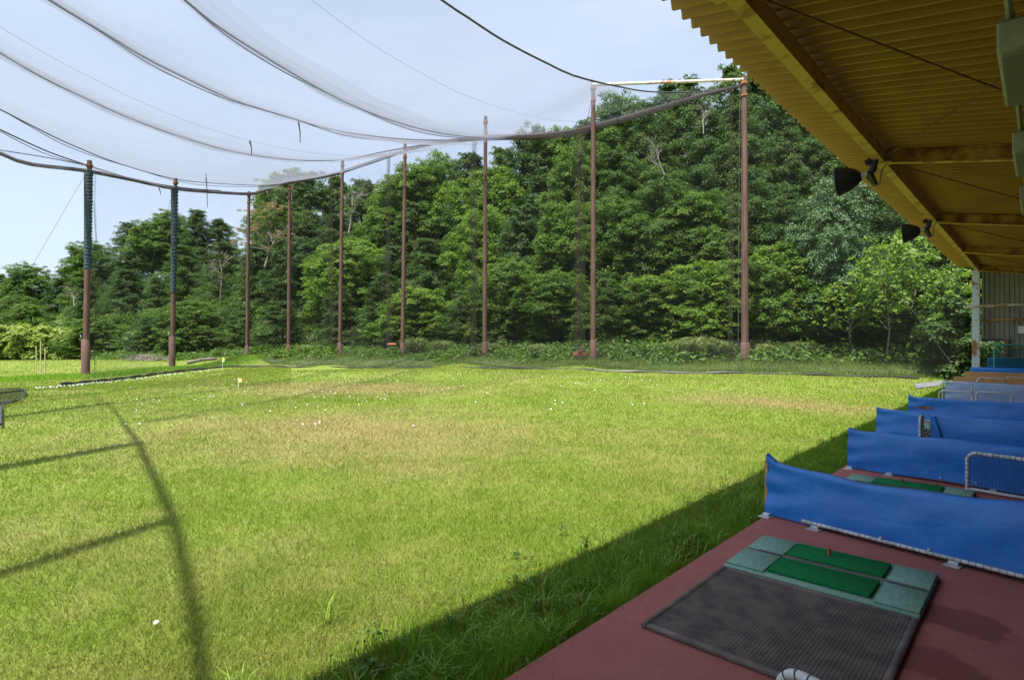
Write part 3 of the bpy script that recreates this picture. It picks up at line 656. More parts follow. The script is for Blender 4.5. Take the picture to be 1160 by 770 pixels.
# ------------------------------------------------------------------ net poles
PT = []
for i, (xt, yt, yb, xb, d) in enumerate(poles):
    b = at(xb, yb, d); t = at(xt, yt, d); PT.append((b, t)); hgt = t.z - b.z
    lab = ['leftmost rusty net pole, its upper half wrapped in dark blue netting', 'second net pole from the left, blue-wrapped above its middle', 'third net pole from the left, thin and far, before the sky gap',
           'fourth net pole from the left in front of the ragged pine', 'fifth net pole from the left, in front of the brown dead trees', 'sixth net pole from the left, right of the small orange float', 'seventh net pole from the left, its top rising above the net hem at mid picture',
           'eighth net pole from the left, holding the left end of the top bar', 'rightmost net pole beside the shed eave, holding the right end of the top bar'][i]
    e = empty('net_pole', b, lab, 'pole', 'rusty steel poles carrying the nets')
    r = [.175, .17, .155, .155, .145, .14, .14, .14, .18][i]; off = t - b
    f = (lambda q: (off.x * q, off.y * q, off.z * q))
    MB().tube([(0, 0, -.5), f(.35), f(.7), f(1.0)], [r, r * .95, r * .85, r * .72], 14).build('shaft', 'pole', e)
    MB().lathe([(r * 1.28, -.4), (r * 1.28, hgt * .17 if i < 2 else .9), (r * 1.05, hgt * .17 + .05 if i < 2 else .95)], 14).build('sleeve', 'pole', e)
    mb = MB(); mb.lathe([(r * 1.1, 0), (r * 1.1, .12)], 12, f(.972)); mb.lathe([(r * 1.0, 0), (r * 1.0, .1)], 12, f(.93)); mb.build('collar', 'rust', e)
    if i < 2:
        mb = MB(); lo = .50 if i == 0 else .40
        k = 30
        for q in range(k):
            z0 = lo + (.96 - lo) * q / k; z1 = lo + (.96 - lo) * (q + .72) / k; rr = r * (1.10 + .05 * math.sin(q * 2.3))
            mb.lathe([(rr * .9, 0), (rr * 1.05, .07), (rr * .95, hgt * (z1 - z0))], 12, f(z0))
        mb.build('net_wrapping', 'wrap_blue', e)
        MB().lathe([(r * 1.04, 0), (r * 1.04, hgt * (.955 - lo))], 12, f(lo)).build('wrapping_core', 'wrap_dark', e)
        MB().box(-.08, .08, -r * 1.4, -r * 1.25, hgt * .185, hgt * .185 + .12).build('number_plate', 'steel', e)
# crossbar between the eighth and ninth pole
a_, b_ = PT[7][1] + Vector((0, 0, -.15)), PT[8][1] + Vector((0, 0, -.15))
e = empty('top_bar', (a_ + b_) / 2, 'long white and rusty pipe joining the tops of the two right net poles', 'pipe')
MB().tube([(a_ - (a_ + b_) / 2), (b_ - (a_ + b_) / 2)], .075, 10).build('pipe', 'pipe', e)
m_ = (a_ + b_) / 2; mb = MB(); mb.tube([(b_ - m_) * .97, (b_ - m_) * 1.02], .11, 10); mb.tube([(a_ - m_) * .97, (a_ - m_) * 1.02], .11, 10); mb.build('clamp', 'white', e)

# ------------------------------------------------------------------ overhead net
HX = [-40, 0, 33, 99, 165, 199, 248, 290, 314, 372, 414, 480, 540, 620, 655, 690, 740, 800, 843]
HY = [160, 174, 186, 194, 207, 214, 218, 219, 209, 199, 186, 165, 157, 154, 149, 140, 125, 107, 97]
DXp = [-40, 0, 97, 199, 282, 328, 388, 459, 549, 672, 843]; DDp = [28, 30, 34, 42, 49, 48.5, 42, 38, 33.8, 29.2, 28.7]
def hem_pt(x): return at(x, float(np.interp(x, HX, HY)), float(np.interp(x, DXp, DDp)))
def smooth(pts, n=40):
    pts = [Vector(p) for p in pts]; P = [pts[0] * 2 - pts[1]] + pts + [pts[-1] * 2 - pts[-2]]; out = []
    for i in range(1, len(P) - 2):
        for q in range(6):
            t = q / 6; a, b, c, d = P[i - 1], P[i], P[i + 1], P[i + 2]
            out.append(.5 * ((2 * b) + (c - a) * t + (2 * a - 5 * b + 4 * c - d) * t * t + (3 * b - 3 * c + d - a) * t ** 3))
    out.append(pts[-1]); L = [0]
    for i in range(1, len(out)): L.append(L[-1] + (out[i] - out[i - 1]).length)
    res = []; A = np.array([tuple(p) for p in out])
    for s in np.linspace(0, L[-1], n): res.append(Vector([float(np.interp(s, L, A[:, k])) for k in range(3)]))
    return res
def rope(pix, hemfrom=None, hemto=None, z0=10.8):
    """follows the rope seen in the photo; height runs from z0 at the near end to the hem"""
    last = pix[-1]; zend = hem_pt(last[0]).z if hemfrom is None or True else 0
    pts = []
    n = len(pix)
    for i, (x, y) in enumerate(pix):
        f = i / (n - 1); z = z0 + (zend - EYE - z0) * f ** 1.6; d = z * F / (388 - y); pts.append(at(x, y, d))
    near = pts[0] + (pts[0] - pts[1]).normalized() * 9 + Vector((0, 0, .6)); near2 = pts[0] + (pts[0] - pts[1]).normalized() * 4.5 + Vector((0, 0, .2))
    pts = [near, near2] + pts
    if hemto:
        for x in np.arange(last[0] + 25, hemto, 25): pts.append(hem_pt(float(x)))
        pts.append(hem_pt(hemto))
    return pts
RA = rope([(500, 0), (530, 20), (560, 40), (590, 57), (620, 72), (645, 84), (672, 92)], z0=11.5)
RA += [at(700, 98, 29.4), at(735, 104, 29.5), at(790, 104, 29.2), at(843, 98, 28.7)]
RB = rope([(209, 0), (248, 31), (290, 58), (331, 83), (368, 104), (405, 122), (442, 136), (480, 147), (520, 154), (560, 156.5)])
RB2 = rope([(209, 0), (248, 31), (290, 58), (331, 83), (368, 104), (405, 122), (442, 136), (480, 147), (520, 154), (560, 156.5)], hemto=843)
RC = rope([(56, 0), (124, 41), (160, 63), (199, 83), (256, 110), (294, 123), (331, 134), (364, 144), (397, 151), (459, 158), (520, 159)])
RD = rope([(0, 60), (54, 91), (90, 108), (124, 124), (160, 139), (199, 153), (265, 172), (331, 181), (389, 181), (434, 172), (480, 164)])
RE = rope([(-30, 110), (0, 124), (41, 145), (83, 165), (137, 186), (199, 203), (248, 208), (300, 210), (330, 207)])
RF = rope([(-30, 133), (0, 147), (50, 170), (83, 182), (120, 194), (160, 205), (210, 213), (250, 216)], z0=10.2)
RG = rope([(-30, 163), (0, 170), (50, 178), (101, 188)], z0=9.6)
root = empty('overhead_net', (0, 0, 0), 'grey netting roof sagging in long swags high above the field', 'net')
def loft(Ap, Bp, name, sag=.5, n=44, m=12, mat='netting'):
    A, B = smooth(Ap, n), smooth(Bp, n); vs = []; fs = []
    for i in range(n):
        for j in range(m):
            t = j / (m - 1); p = A[i].lerp(B[i], t); w = min(1, (A[i] - B[i]).length / 4)
            fr = .12 * math.sin(i * .9 + j * 2.1) * math.sin(math.pi * t) * w * .3
            vs.append((p.x, p.y, p.z - sag * math.sin(math.pi * t) * w + fr))
    for i in range(n - 1):
        for j in range(m - 1): fs.append((i * m + j, i * m + j + 1, (i + 1) * m + j + 1, (i + 1) * m + j))
    return MB().add(vs, fs, True).build(name, mat, root)
def fold(Ap, Bp, t0, dz=.06, n=44, m=5):
    A, B = smooth(Ap, n), smooth(Bp, n); vs = []; fs = []
    for i in range(n):
        for j in range(m):
            t = t0 + (1 - t0) * j / (m - 1); p = A[i].lerp(B[i], t); w = min(1, (A[i] - B[i]).length / 4); vs.append((p.x, p.y, p.z - .5 * math.sin(math.pi * t) * w - dz * w - .05 * math.sin(i * .8)))
    for i in range(n - 1):
        for j in range(m - 1): fs.append((i * m + j, i * m + j + 1, (i + 1) * m + j + 1, (i + 1) * m + j))
    MB().add(vs, fs, True).build('net_fold', 'net_fold', root)
HEMP = [hem_pt(float(x)) for x in np.linspace(-40, 480, 22)]
loft(RA, RB2, 'net_panel'); loft(RB, RC, 'net_panel'); loft(RC, RD, 'net_panel')
loft(RD, RE + [hem_pt(380), hem_pt(430), hem_pt(480)], 'net_panel', .3); loft(RE, RF + [hem_pt(300), hem_pt(330)], 'net_panel', .2)
NE = rope([(-30, 160), (0, 173), (33, 184), (99, 193), (165, 206), (210, 215), (250, 218)], z0=9.4)
loft(RF, NE, 'net_panel', .1)
for P_, Q_ in ((RA, RB), (RC, RD)):
    for t_ in (.45,):
        A_, B_ = smooth(P_, 50), smooth(Q_, 50); MB().tube([a.lerp(b, t_) - Vector((0, 0, .5 * math.sin(math.pi * t_) * min(1, (a - b).length / 4) + .02)) for a, b in zip(A_, B_)], .005, 4).build('seam_cord', 'rope', root)
for P_, Q_ in ((RA, RB), (RB, RC), (RC, RD)):
    for k_, t0_ in enumerate((.80, .88, .93, .965)): fold(P_, Q_, t0_, .05 + .05 * k_)
for rp, rad in ((RA, .05), (RB, .05), (RC, .055), (RD, .05), (RE, .045), (RF, .045), (RG, .03)):
    rad *= .8; pts = smooth(rp, 50); MB().tube(pts, rad, 6).build('rope', 'rope', root)
# a second loose strand beside each rope
for rp in (RB, RC, RE, RF):
    pts = [p + Vector((.05, .03, -.12 - .09 * math.sin(i * .35))) for i, p in enumerate(smooth(rp, 50))]; MB().tube(pts, .02, 5).build('slack_strand', 'rope', root)
hp = smooth([hem_pt(float(x)) for x in (-40, 0, 33, 99, 165, 199, 248, 290, 314, 372, 414, 480, 540, 580, 620, 655, 690, 740, 800, 843)], 90)
hr = []
for p in hp:
    x = topix(p)[0]; hr.append(float(np.interp(x, [-40, 200, 330, 480, 560, 620, 690, 760, 843], [.09, .12, .13, .09, .16, .20, .17, .12, .05])))
MB().tube(hp, hr, 8).build('gathered_hem', 'hem_net', root)
MB().tube([p + Vector((0, 0, .09)) for p in hp], .03, 5).build('hem_cable', 'rope', root)
# dangling rags of net
for (x, y, l) in [(338, 138, 24), (283, 160, 16), (233, 197, 38), (180, 213, 8)]:
    d = 30 if y < 170 else 42; p = at(x, y, d); q = at(x + 2, y + l, d)
    MB().tube([p, (p + q) / 2 + Vector((.08, 0, 0)), q], [.05, .03, .02], 5).build('dangling_strand', 'rope', root)
# guy wires from the left poles and the field-edge cables
def wire(p, q, lab, r=.008, sag=.0, mat='rope', grp='guy wires of the net poles', name='guy_wire'):
    m_ = (p + q) / 2 - Vector((0, 0, sag)); o = MB().tube(smooth([p, m_, q], 14), r, 5).build(name, mat); return tag(o, lab, 'wire', grp)
wire(PT[0][1] - Vector((0, 0, .4)), on_ground(-40, 432), 'wire running down left from the top of the leftmost net pole')
wire(PT[0][1] - Vector((0, 0, .4)), at(122, 395, 50), 'wire running down right behind the leftmost net pole')
wire(PT[1][1] - Vector((0, 0, .4)), at(135, 420, 41), 'wire running down left from the second net pole')
wire(PT[1][1] - Vector((0, 0, .4)), at(222, 398, 50), 'wire running down right from the second net pole')
wire(at(893, 163, 26), at(1088, 425, 23), 'slanting wire crossing the trees between the shed eave and the ground', .012)
wire(at(838, 100, 28.6), at(836, 424, 26), 'hoist line hanging just left of the rightmost net pole', .012)
wire(PT[7][1] - Vector((0, 0, .5)), at(657, 178, 29.3), 'short slack line at the top of the eighth net pole', .012)
# the net's near edge: heavy gathered rope high behind the tees that throws the angular shadow
SUN = Vector((.062, -.40, 1.0))
def lift(px, py, z): p = on_ground(px, py); return p + SUN * (z - p.z)
near = [lift(232, 790, 10.5), lift(222, 700, 10.5), lift(197, 588, 10.8), lift(157, 502, 11.1), lift(128, 462, 11.3), lift(95, 444, 11.4)]
e = empty('near_net_edge', near[2], 'heavy gathered edge of the net overhead, throwing the bent shadow on the lawn', 'net')
loc = lambda pts: [p - near[2] for p in pts]
MB().tube(loc([near[0] + (near[0] - near[1]) * 3] + near), [.042, .042, .042, .055, .06, .03, .02], 8).build('gathered_edge', 'rope', e)
for (px, py, qx, qy) in [(0, 651, 197, 588), (0, 530, 157, 502), (10, 472, 128, 456), (50, 449, 110, 446)]:
    a, b = lift(px, py, 10.9), lift(qx, qy, 10.9); MB().tube(loc([a + (a - b) * 2.5, b]), {651: .10, 530: .26, 472: .17, 449: .17}[py], 6).build('side_rope', 'rope', e)

# ------------------------------------------------------------------ side nets
curb = [at(x, y, d) for x, y, d in [(60, 438, 26), (130, 431, 31), (200, 422, 37), (262, 416, 41), (330, 417, 39), (400, 418, 35), (460, 418, 33), (555, 418.5, 30), (688, 422, 26.5), (844, 424.5, 25.3), (1040, 429, 24.4)]]
cx_of = [60, 130, 200, 262, 330, 400, 460, 555, 688, 844, 1040]
def curb_at(x):
    A = np.array([tuple(p) for p in curb]); v = Vector([float(np.interp(x, cx_of, A[:, k])) for k in range(3)]); v.z = gz(v.x, v.y) + .03; return v
span_names = ['first and second', 'second and third', 'third and fourth', 'fourth and fifth', 'fifth and sixth', 'sixth and seventh', 'seventh and eighth', 'eighth and ninth']
corner = at(1092, 180, 24.0)
for i in range(9):
    if i < 8: x0, x1 = poles[i][3], poles[i + 1][3]; lab = 'fine dark side net hanging between the %s net poles from the left' % span_names[i]
    else: x0, x1 = 844, 1070; lab = 'fine dark side net hanging between the rightmost pole and the shed end'
    n = 18; vs = []; fs = []
    for k in range(n):
        x = x0 + (x1 - x0) * k / (n - 1)
        if i < 8: t = hem_pt(x)
        else: t = hem_pt(843).lerp(corner, k / (n - 1)); t.z -= 1.2 * math.sin(math.pi * k / (n - 1))
        bt = curb_at(x if i else max(x, 97)); wv = .15 * math.sin(k * 1.9)
        base = Vector((t.x, t.y, 0)); base.z = gz(t.x, t.y) + .25 + (.9 if i > 3 else .2)
        seg = [t, t.lerp(base, .5) + Vector((wv, wv, 0)), base, base.lerp(bt, .5) + Vector((0, 0, -.15)), bt]
        seg[3].z = max(seg[3].z, gz(seg[3].x, seg[3].y) + .06); vs += seg
    for k in range(n - 1):
        for j in range(4): fs.append((k * 5 + j, k * 5 + j + 1, k * 5 + 6 + j, k * 5 + 5 + j))
    o = MB().add(vs, fs, True).build('side_net', 'side_net'); tag(o, lab, 'net', 'side nets between the poles')
cb = smooth([curb_at(x) for x in (262, 300, 330, 400, 460, 555, 620, 688, 760, 844, 940, 1040)], 80)
o = MB().tube([p + Vector((0, 0, .03 + .02 * math.sin(i))) for i, p in enumerate(cb)], [.05 + .025 * math.sin(i * 1.7) for i in range(80)], 6).build('net_bottom_rope', 'black'); tag(o, 'black gathered bottom edge of the side net lying along the far end of the lawn', 'net')
cb = smooth([curb_at(x) for x in (62, 100, 130, 165, 200, 230, 262)], 50)
o = MB().tube([p + Vector((-.25, .25, .05)) for p in cb], [.07 + .03 * math.sin(i * 1.3) for i in range(50)], 6).build('net_bottom_rope', 'black'); tag(o, 'black gathered net edge behind the white row of balls on the left', 'net')
# gathered nets hanging as columns
for x, yt, w, lab in [(375, 205, .42, 'thin gathered net column just left of the fifth net pole'), (440, 185, .5, 'gathered net column left of the sixth net pole'), (537, 165, .5, 'gathered net column just left of the seventh net pole'),
                      (657, 205, .62, 'wide gathered net column just left of the eighth net pole'), (108, 200, .1, 'faint gathered net column right of the leftmost pole'), (828, 130, .22, 'thin gathered net column just left of the rightmost pole')]:
    d = float(np.interp(x, DXp, DDp)) - .5; t = hem_pt(x); p = at(x, 388, d); z0 = gz(p.x, p.y); mb = MB()
    for q in range(3):
        pts = []
        for k in range(13):
            f = k / 12; pts.append((p.x + (q - 1) * w * .35 * (1 - .2 * f) + .05 * math.sin(k + q), p.y + .05 * math.cos(k * 1.3 + q), t.z + (z0 + .1 - t.z) * f))
        mb.tube(pts, [w * (.12 + .13 * (k / 12)) for k in range(13)], 7, False)
    o = mb.build('gathered_net', 'gather'); tag(o, lab, 'net', 'gathered net columns by the poles')
# crumpled net heap at the left edge
e = on_ground(12, 462); mb = MB()
for k in range(4):
    pts = [on_ground(x, y) + Vector((0, 0, .05 + .03 * k)) for x, y in ([(-30, 441), (0, 442), (25, 441), (29, 449)], [(29, 449), (18, 457), (2, 458), (-30, 460)], [(18, 457), (3, 463), (1, 475), (1, 486)], [(-30, 448), (0, 449), (26, 446), (29, 449)])[k]]
    mb.tube(smooth(pts, 16), .028, 6)
o = mb.build('net_edge', 'black'); tag(o, 'black crumpled net edge lying on the grass at the far left', 'net')
vs = [on_ground(x, y) + Vector((0, 0, .06)) for x, y in [(-30, 441), (27, 442), (28, 449), (16, 457), (2, 460), (0, 484), (-30, 484)]]
o = MB().add(vs, [tuple(range(7))]).build('net_sheet', 'ground_net'); tag(o, 'dark net sheet spread flat on the grass at the far left', 'net')
# stakes, flags, winch, cut wood
def stake(px, py, h, lab):
    p = on_ground(px, py); o = MB().tube([(0, 0, -.1), (.03, 0, h)], .03, 6).build('stake', 'bamboo'); o.location = p; tag(o, lab, 'stake', 'thin bamboo stakes on the far lawn')
stake(41, 424, 1.9, 'leftmost thin bamboo stake on the lawn left of the first net pole'); stake(46, 425, 2.3, 'tallest thin bamboo stake left of the first net pole'); stake(51, 424, 1.8, 'rightmost thin bamboo stake left of the first net pole')
for px, py, h, lab in [(252, 419, .85, 'small yellow flag on a stick at the left far edge of the range'), (270, 441, .45, 'tiny yellow flag standing among the scattered balls')]:
    p = on_ground(px, py); e = empty('flag', p, lab, 'flag', 'small yellow target flags'); MB().tube([(0, 0, 0), (0, 0, h)], .012, 5).build('stick', 'white', e)
    MB().add([(0, 0, h * .62), (.09, .09, h * .64), (.10, .10, h * .96), (0, 0, h)], [(0, 1, 2, 3)]).build('cloth', 'flag', e)
p = at(663, 401, 29.4); p.z = gz(p.x, p.y); e = empty('winch_box', p, 'orange winch and float bar beneath the gathered net by the eighth pole', 'winch')
MB().box(-.75, .1, -.08, .08, .25, .42, .02).build('bar', 'orange', e); MB().tube([(-.6, 0, 0), (-.6, 0, .3)], .03, 6).build('leg', 'rust', e); MB().tube([(0, 0, 0), (0, 0, .3)], .03, 6).build('leg', 'rust', e)
MB().box(-.35, -.12, -.11, .11, .40, .60, .03).build('housing', 'rust', e)
p = at(444, 396, 37.5); p.z = gz(p.x, p.y) + .9; e = empty('orange_float', p, 'orange float hanging on the net left of the sixth pole', 'float'); MB().lathe([(.03, -.3), (.08, -.25), (.08, .25), (.03, .3)], 12, axis=(1, .9, 0)).build('body', 'orange', e)
MB().tube([(0, 0, .1), (0, 0, .9)], .015, 5).build('cord', 'rope', e)
# brush heap and fallen log left
p = at(165, 411, 50); p.z = gz(p.x, p.y)
mb = MB()
for k in range(260):
    a = random.uniform(0, 6.28); rr = random.uniform(0, 1) ** .5; x, y = rr * 3.2 * math.cos(a), rr * 1.5 * math.sin(a); z = random.uniform(0, .7) * (1 - rr) + .05; b = random.uniform(0, 6.28); l = random.uniform(.3, .9)
    mb.tube([(x, y, z), (x + l * math.cos(b), y + l * math.sin(b), z + random.uniform(-.1, .3))], [.025, .008], 3, False)
o = mb.build('brush_heap', 'deadwood'); o.location = p; tag(o, 'heap of grey cut branches on the lawn left of the second net pole', 'brushwood')
a, b = at(212, 411, 44), at(246, 406, 45); o = MB().tube([a, (a + b) / 2 + Vector((0, 0, .08)), b], [.14, .13, .10], 8).build('fallen_log', 'bark'); tag(o, 'fallen log right of the foot of the second net pole', 'log')

# ------------------------------------------------------------------ golf balls
me = bpy.data.meshes.new('golf_ball'); import bmesh
bm = bmesh.new(); bmesh.ops.create_icosphere(bm, subdivisions=2, radius=.0225); bm.to_mesh(me); bm.free(); me.materials.append(M['ball'])
me.polygons.foreach_set('use_smooth', [True] * len(me.polygons))
def ball(p, lab, grp, k=1.0):
    o = bpy.data.objects.new('golf_ball', me); C.objects.link(o); o.location = p + Vector((0, 0, .022 * k)); o.scale = (k, k, k); tag(o, lab, 'golf ball', grp)
p = on_ground(177, 711); ball(p + Vector((0, 0, .015)), 'nearest white golf ball, alone in the grass left of the bent shadow', 'golf balls on the field', .75); bpy.data.objects['golf_ball']['label'] = 'nearest white golf ball, alone in the grass left of the bent shadow'
rd = random.Random(4)
for i in range(125):
    q = rd.random()
    if q < .45: px, py = rd.gauss(330, 90), 424 + abs(rd.gauss(0, 20))
    elif q < .8: px, py = rd.uniform(380, 760), 428 + abs(rd.gauss(0, 6)) + (0 if rd.random() < .8 else 25)
    else: px, py = rd.uniform(120, 420), 430 + rd.random() ** 2 * 55
    if px < 60 or px > 800: continue
    ball(on_ground(px, max(py, 424)) + Vector((0, 0, .012)), 'white golf ball among those scattered over the middle and far field', 'golf balls scattered over the field', .92)
for i in range(160):
    f = rd.random() ** .8; px = 250 - 212 * f; py = float(np.interp(px, [38, 60, 130, 200, 250], [440.5, 439, 432.5, 424, 418.5])) + abs(rd.gauss(0, .8))
    ball(on_ground(px, py) + Vector((0, 0, .03 + .03 * rd.random())), 'white golf ball in the drift of balls along the left edge of the field', 'golf balls drifted against the left net edge', 1.0)

# ------------------------------------------------------------------ platform and shed
YF = 28.0; YN = -14.0
mb = MB(); mb.box(-1.87, 4.6, YN, YF, -.5, 0, 0); o = mb.build('tee_platform', 'deck'); tag(o, kind='structure')
def fl(px, py): d = EYE * F / (py - 388); p = at(px, py, d); return Vector((p.x, p.y, 0))
mb = MB()
rd = random.Random(9)
for k in range(420):
    x = -1.86 + abs(rd.gauss(0, .10)) if rd.random() < .8 else rd.uniform(-1.86, 0); y = rd.uniform(1.2, 12) ; a = rd.uniform(0, 6.28); l = rd.uniform(.008, .028); dx, dy = math.cos(a) * l, math.sin(a) * l
    mb.add([(x - dy * .1, y + dx * .1, .003), (x + dy * .1, y - dx * .1, .003), (x + dx, y + dy, .007)], [(0, 1, 2)])
o = mb.build('grass_clippings', 'seed'); tag(o, 'dry grass clippings and bits strewn along the edge of the red platform', 'debris', kind='stuff')

shed = empty('tee_shed', (0, 0, 0), 'long open-fronted tee shed with ochre corrugated roof over the red platform', 'shed')
def Zr(X): return EYE + 3.01 - .18 * (X + 2.45)
pitch = .2; prof = []; y = YN
while y < YF + .4: prof += [(y, .075), (y + .13, .075), (y + .15, 0), (y + .18, 0)]; y += pitch
vs = []; fs = []; XS = [-2.45, -1, 1, 3, 5.0]
for X in XS:
    for (yy, zz) in prof: vs.append((X, yy, Zr(X) + zz))
n = len(prof)
for k in range(len(XS) - 1):
    for i in range(n - 1): fs.append((k * n + i, (k + 1) * n + i, (k + 1) * n + i + 1, k * n + i + 1))
ro = MB().add(vs, fs).build('roof', 'roof', shed); md = ro.modifiers.new('thick', 'SOLIDIFY'); md.thickness = .006; md.offset = 1
# longitudinal beam (channel)
XB = -1.76; zb = Zr(XB) - .21
mb = MB(); mb.box(XB - .06, XB + .06, YN, 27.25, zb, zb + .014); mb.box(XB + .045, XB + .06, YN, 27.25, zb + .016, zb + .19); mb.box(XB - .05, XB + .06, YN, 27.25, zb + .192, zb + .2)
mb.build('eave_beam', 'beam', shed)
for X in (1.0, 3.4):
    MB().box(X - .05, X + .05, YN, 27.2, Zr(X) - .17, Zr(X) - .012).build('purlin', 'rafter', shed)
RY = [4.3 + 5.7 * k for k in range(-3, 5)]
for yr in RY:
    mb = MB()
    for (lo, hi, w) in ((-.205, -.19, .05), (-.186, -.03, .006), (-.026, -.008, .05)):
        x0, x1 = XB + .075, 4.4
        mb.add([(x0, yr - w, Zr(x0) + lo), (x1, yr - w, Zr(x1) + lo), (x1, yr + w, Zr(x1) + lo), (x0, yr + w, Zr(x0) + lo), (x0, yr - w, Zr(x0) + hi), (x1, yr - w, Zr(x1) + hi), (x1, yr + w, Zr(x1) + hi), (x0, yr + w, Zr(x0) + hi)],
               [(3, 2, 1, 0), (4, 5, 6, 7), (0, 1, 5, 4), (1, 2, 6, 5), (2, 3, 7, 6), (3, 0, 4, 7)])
    mb.build('rafter', 'rafter', shed)
    MB().tube([(XB + .1, yr - .12, Zr(XB) - .25), (1.2, yr - .12, Zr(1.2) - .25), (4.3, yr - .12, Zr(4.3) - .25)], .014, 6).build('conduit', 'beam', shed)
    MB().box(XB - .12, XB + .14, yr - .09, yr + .09, zb - .012, zb - .002).build('gusset', 'beam', shed)
for k in range(len(RY) - 1):
    a, b = RY[k], RY[k + 1]
    zz = lambda X: Zr(X) - .17
    MB().tube([(XB + .05, a + .1, zz(XB)), (1.0, b - .1, zz(1.0))], .009, 6).build('brace_rod', 'rod', shed); MB().tube([(XB + .05, b - .1, zz(XB) + .01), (1.0, a + .1, zz(1.0) + .01)], .009, 6).build('brace_rod', 'rod', shed)
# end post, back posts
def hbeam(x, y, z1, nm='post', mat='column', w=.11):
    mb = MB(); mb.box(x - w, x + w, y - w, y - w + .012, 0, z1); mb.box(x - w, x + w, y + w - .012, y + w, 0, z1); mb.box(x - .006, x + .006, y - w + .014, y + w - .014, 0, z1); return mb.build(nm, mat, shed)
hbeam(XB - .02, 27.1, zb - .003)
MB().box(XB - .26, XB + .22, 26.85, 27.3, -.0, .02).build('post_foot', 'rust', shed)
for yr in RY: hbeam(4.4, yr, Zr(4.4) - .22)
# end wall: ribbed cladding with rails, window, rusty jamb
vs = []; xx = XB + .12; pr = []
while xx < 4.6: pr += [(xx, 0), (xx + .07, 0), (xx + .085, .025), (xx + .125, .025)]; xx += .14
n = len(pr); zt = Zr(4.6) - .0
for z in (1.72, 3.35 + 1.0):
    for (x, y) in pr: vs.append((x, 27.55 + y, min(z, Zr(x) - .01)))
fs = [(i, i + 1, n + i + 1, n + i) for i in range(n - 1)]
MB().add(vs, fs).build('end_cladding', 'clad', shed)
vs = []
k0 = [p for p in pr if p[0] > -.98]; n = len(k0)
for z in (.0, 1.716):
    for (x, y) in k0: vs.append((x, 27.55 + y, z))
MB().add(vs, [(i, i + 1, n + i + 1, n + i) for i in range(n - 1)]).build('end_cladding', 'clad', shed)
MB().box(XB + .1, 4.5, 27.42, 27.5, 2.40, 2.47).build('wall_rail', 'rafter', shed); MB().box(XB + .1, 4.5, 27.44, 27.5, 2.96, 3.02).build('wall_rail', 'beam', shed)
MB().tube([(XB - .3, 26.95, 2.92), (4.3, 26.95, 2.98)], .035, 8).build('cross_pipe', 'pipe', shed)
MB().box(-1.0, -.88, 27.36, 27.48, .0, 1.74).build('jamb', 'rust', shed)
wf = MB().box(XB + .12, -1.01, 27.4, 27.46, 1.66, 1.74).build('window', 'black', shed)
MB().add([(XB + .12, 27.43, .1), (-1.01, 27.43, .1), (-1.01, 27.43, 1.655), (XB + .12, 27.43, 1.655)], [(0, 1, 2, 3)]).build('window_mesh', 'ground_net', wf)
MB().box(-.86, 4.4, 27.43, 27.5, 1.02, 1.08).build('wall_rail', 'wood', shed)
MB().box(-.86, 4.4, 27.43, 27.5, 1.40, 1.45).build('wall_rail', 'wood', shed)
# back wall
vs = []; pr = []; yy = YN
while yy < 27.5: pr += [(yy, 0), (yy + .14, 0), (yy + .16, .03), (yy + .26, .03)]; yy += .28
n = len(pr)
for z in (0.0, Zr(4.6) - .02):
    for (y, x) in pr: vs.append((4.55 + x, y, z))
MB().add(vs, [(i, i + 1, n + i + 1, n + i) for i in range(n - 1)]).build('back_cladding', 'clad', shed)
# white notice on the end wall
o = MB().box(-.62, -.10, 27.33, 27.345, 2.06 - .13, 2.06 + .13).build('notice_board', 'white'); tag(o, 'small blank-looking white notice high on the end wall of the shed', 'sign')
o.location.y = .08
# ball-blue stack behind the green frame
e = empty('tarp_roll', (-.9, 26.9, 0), 'pile of rolled dark teal sheets behind the green frame at the shed end', 'tarpaulin')
mb = MB()
for k in range(6):
    z = .55 + .09 * k; mb.tube(smooth([(-.55, .05 * (k % 2), z), (.2, .04, z + .02), (1.6, .05 * (k % 2), z + .01)], 12), .05, 8)
mb.build('sheet_roll', tarp('tarp_teal', (.01, .10, .22), (.02, .17, .32)), e); mb = MB(); mb.box(-.5, 1.5, -.2, .25, .42, .47); mb.build('shelf', 'wood', e); MB().box(-.45, -.40, -.18, .22, 0, .42).build('leg', 'rust', e); MB().box(1.4, 1.45, -.18, .22, 0, .42).build('leg', 'rust', e)
# green tube frame with net
e = empty('green_frame', (-1.20, 25.9, 0), 'green tube frame with net standing before the end wall', 'frame')
mb = MB(); mb.tube(smooth([(0, 0, 0), (0, 0, 1.35), (.03, 0, 1.47), (.15, 0, 1.52), (.8, 0, 1.53), (1.6, 0, 1.53)], 30), .028, 8); mb.build('tube', 'teal', e); MB().tube([(1.6, 0, 0), (1.6, 0, 1.53)], .028, 8).build('tube', 'teal', e)
MB().add([(.03, .0, .3), (1.58, 0, .3), (1.58, 0, 1.5), (.1, 0, 1.5), (.03, 0, 1.4)], [(0, 1, 2, 3, 4)]).build('netting', 'green_net', e)

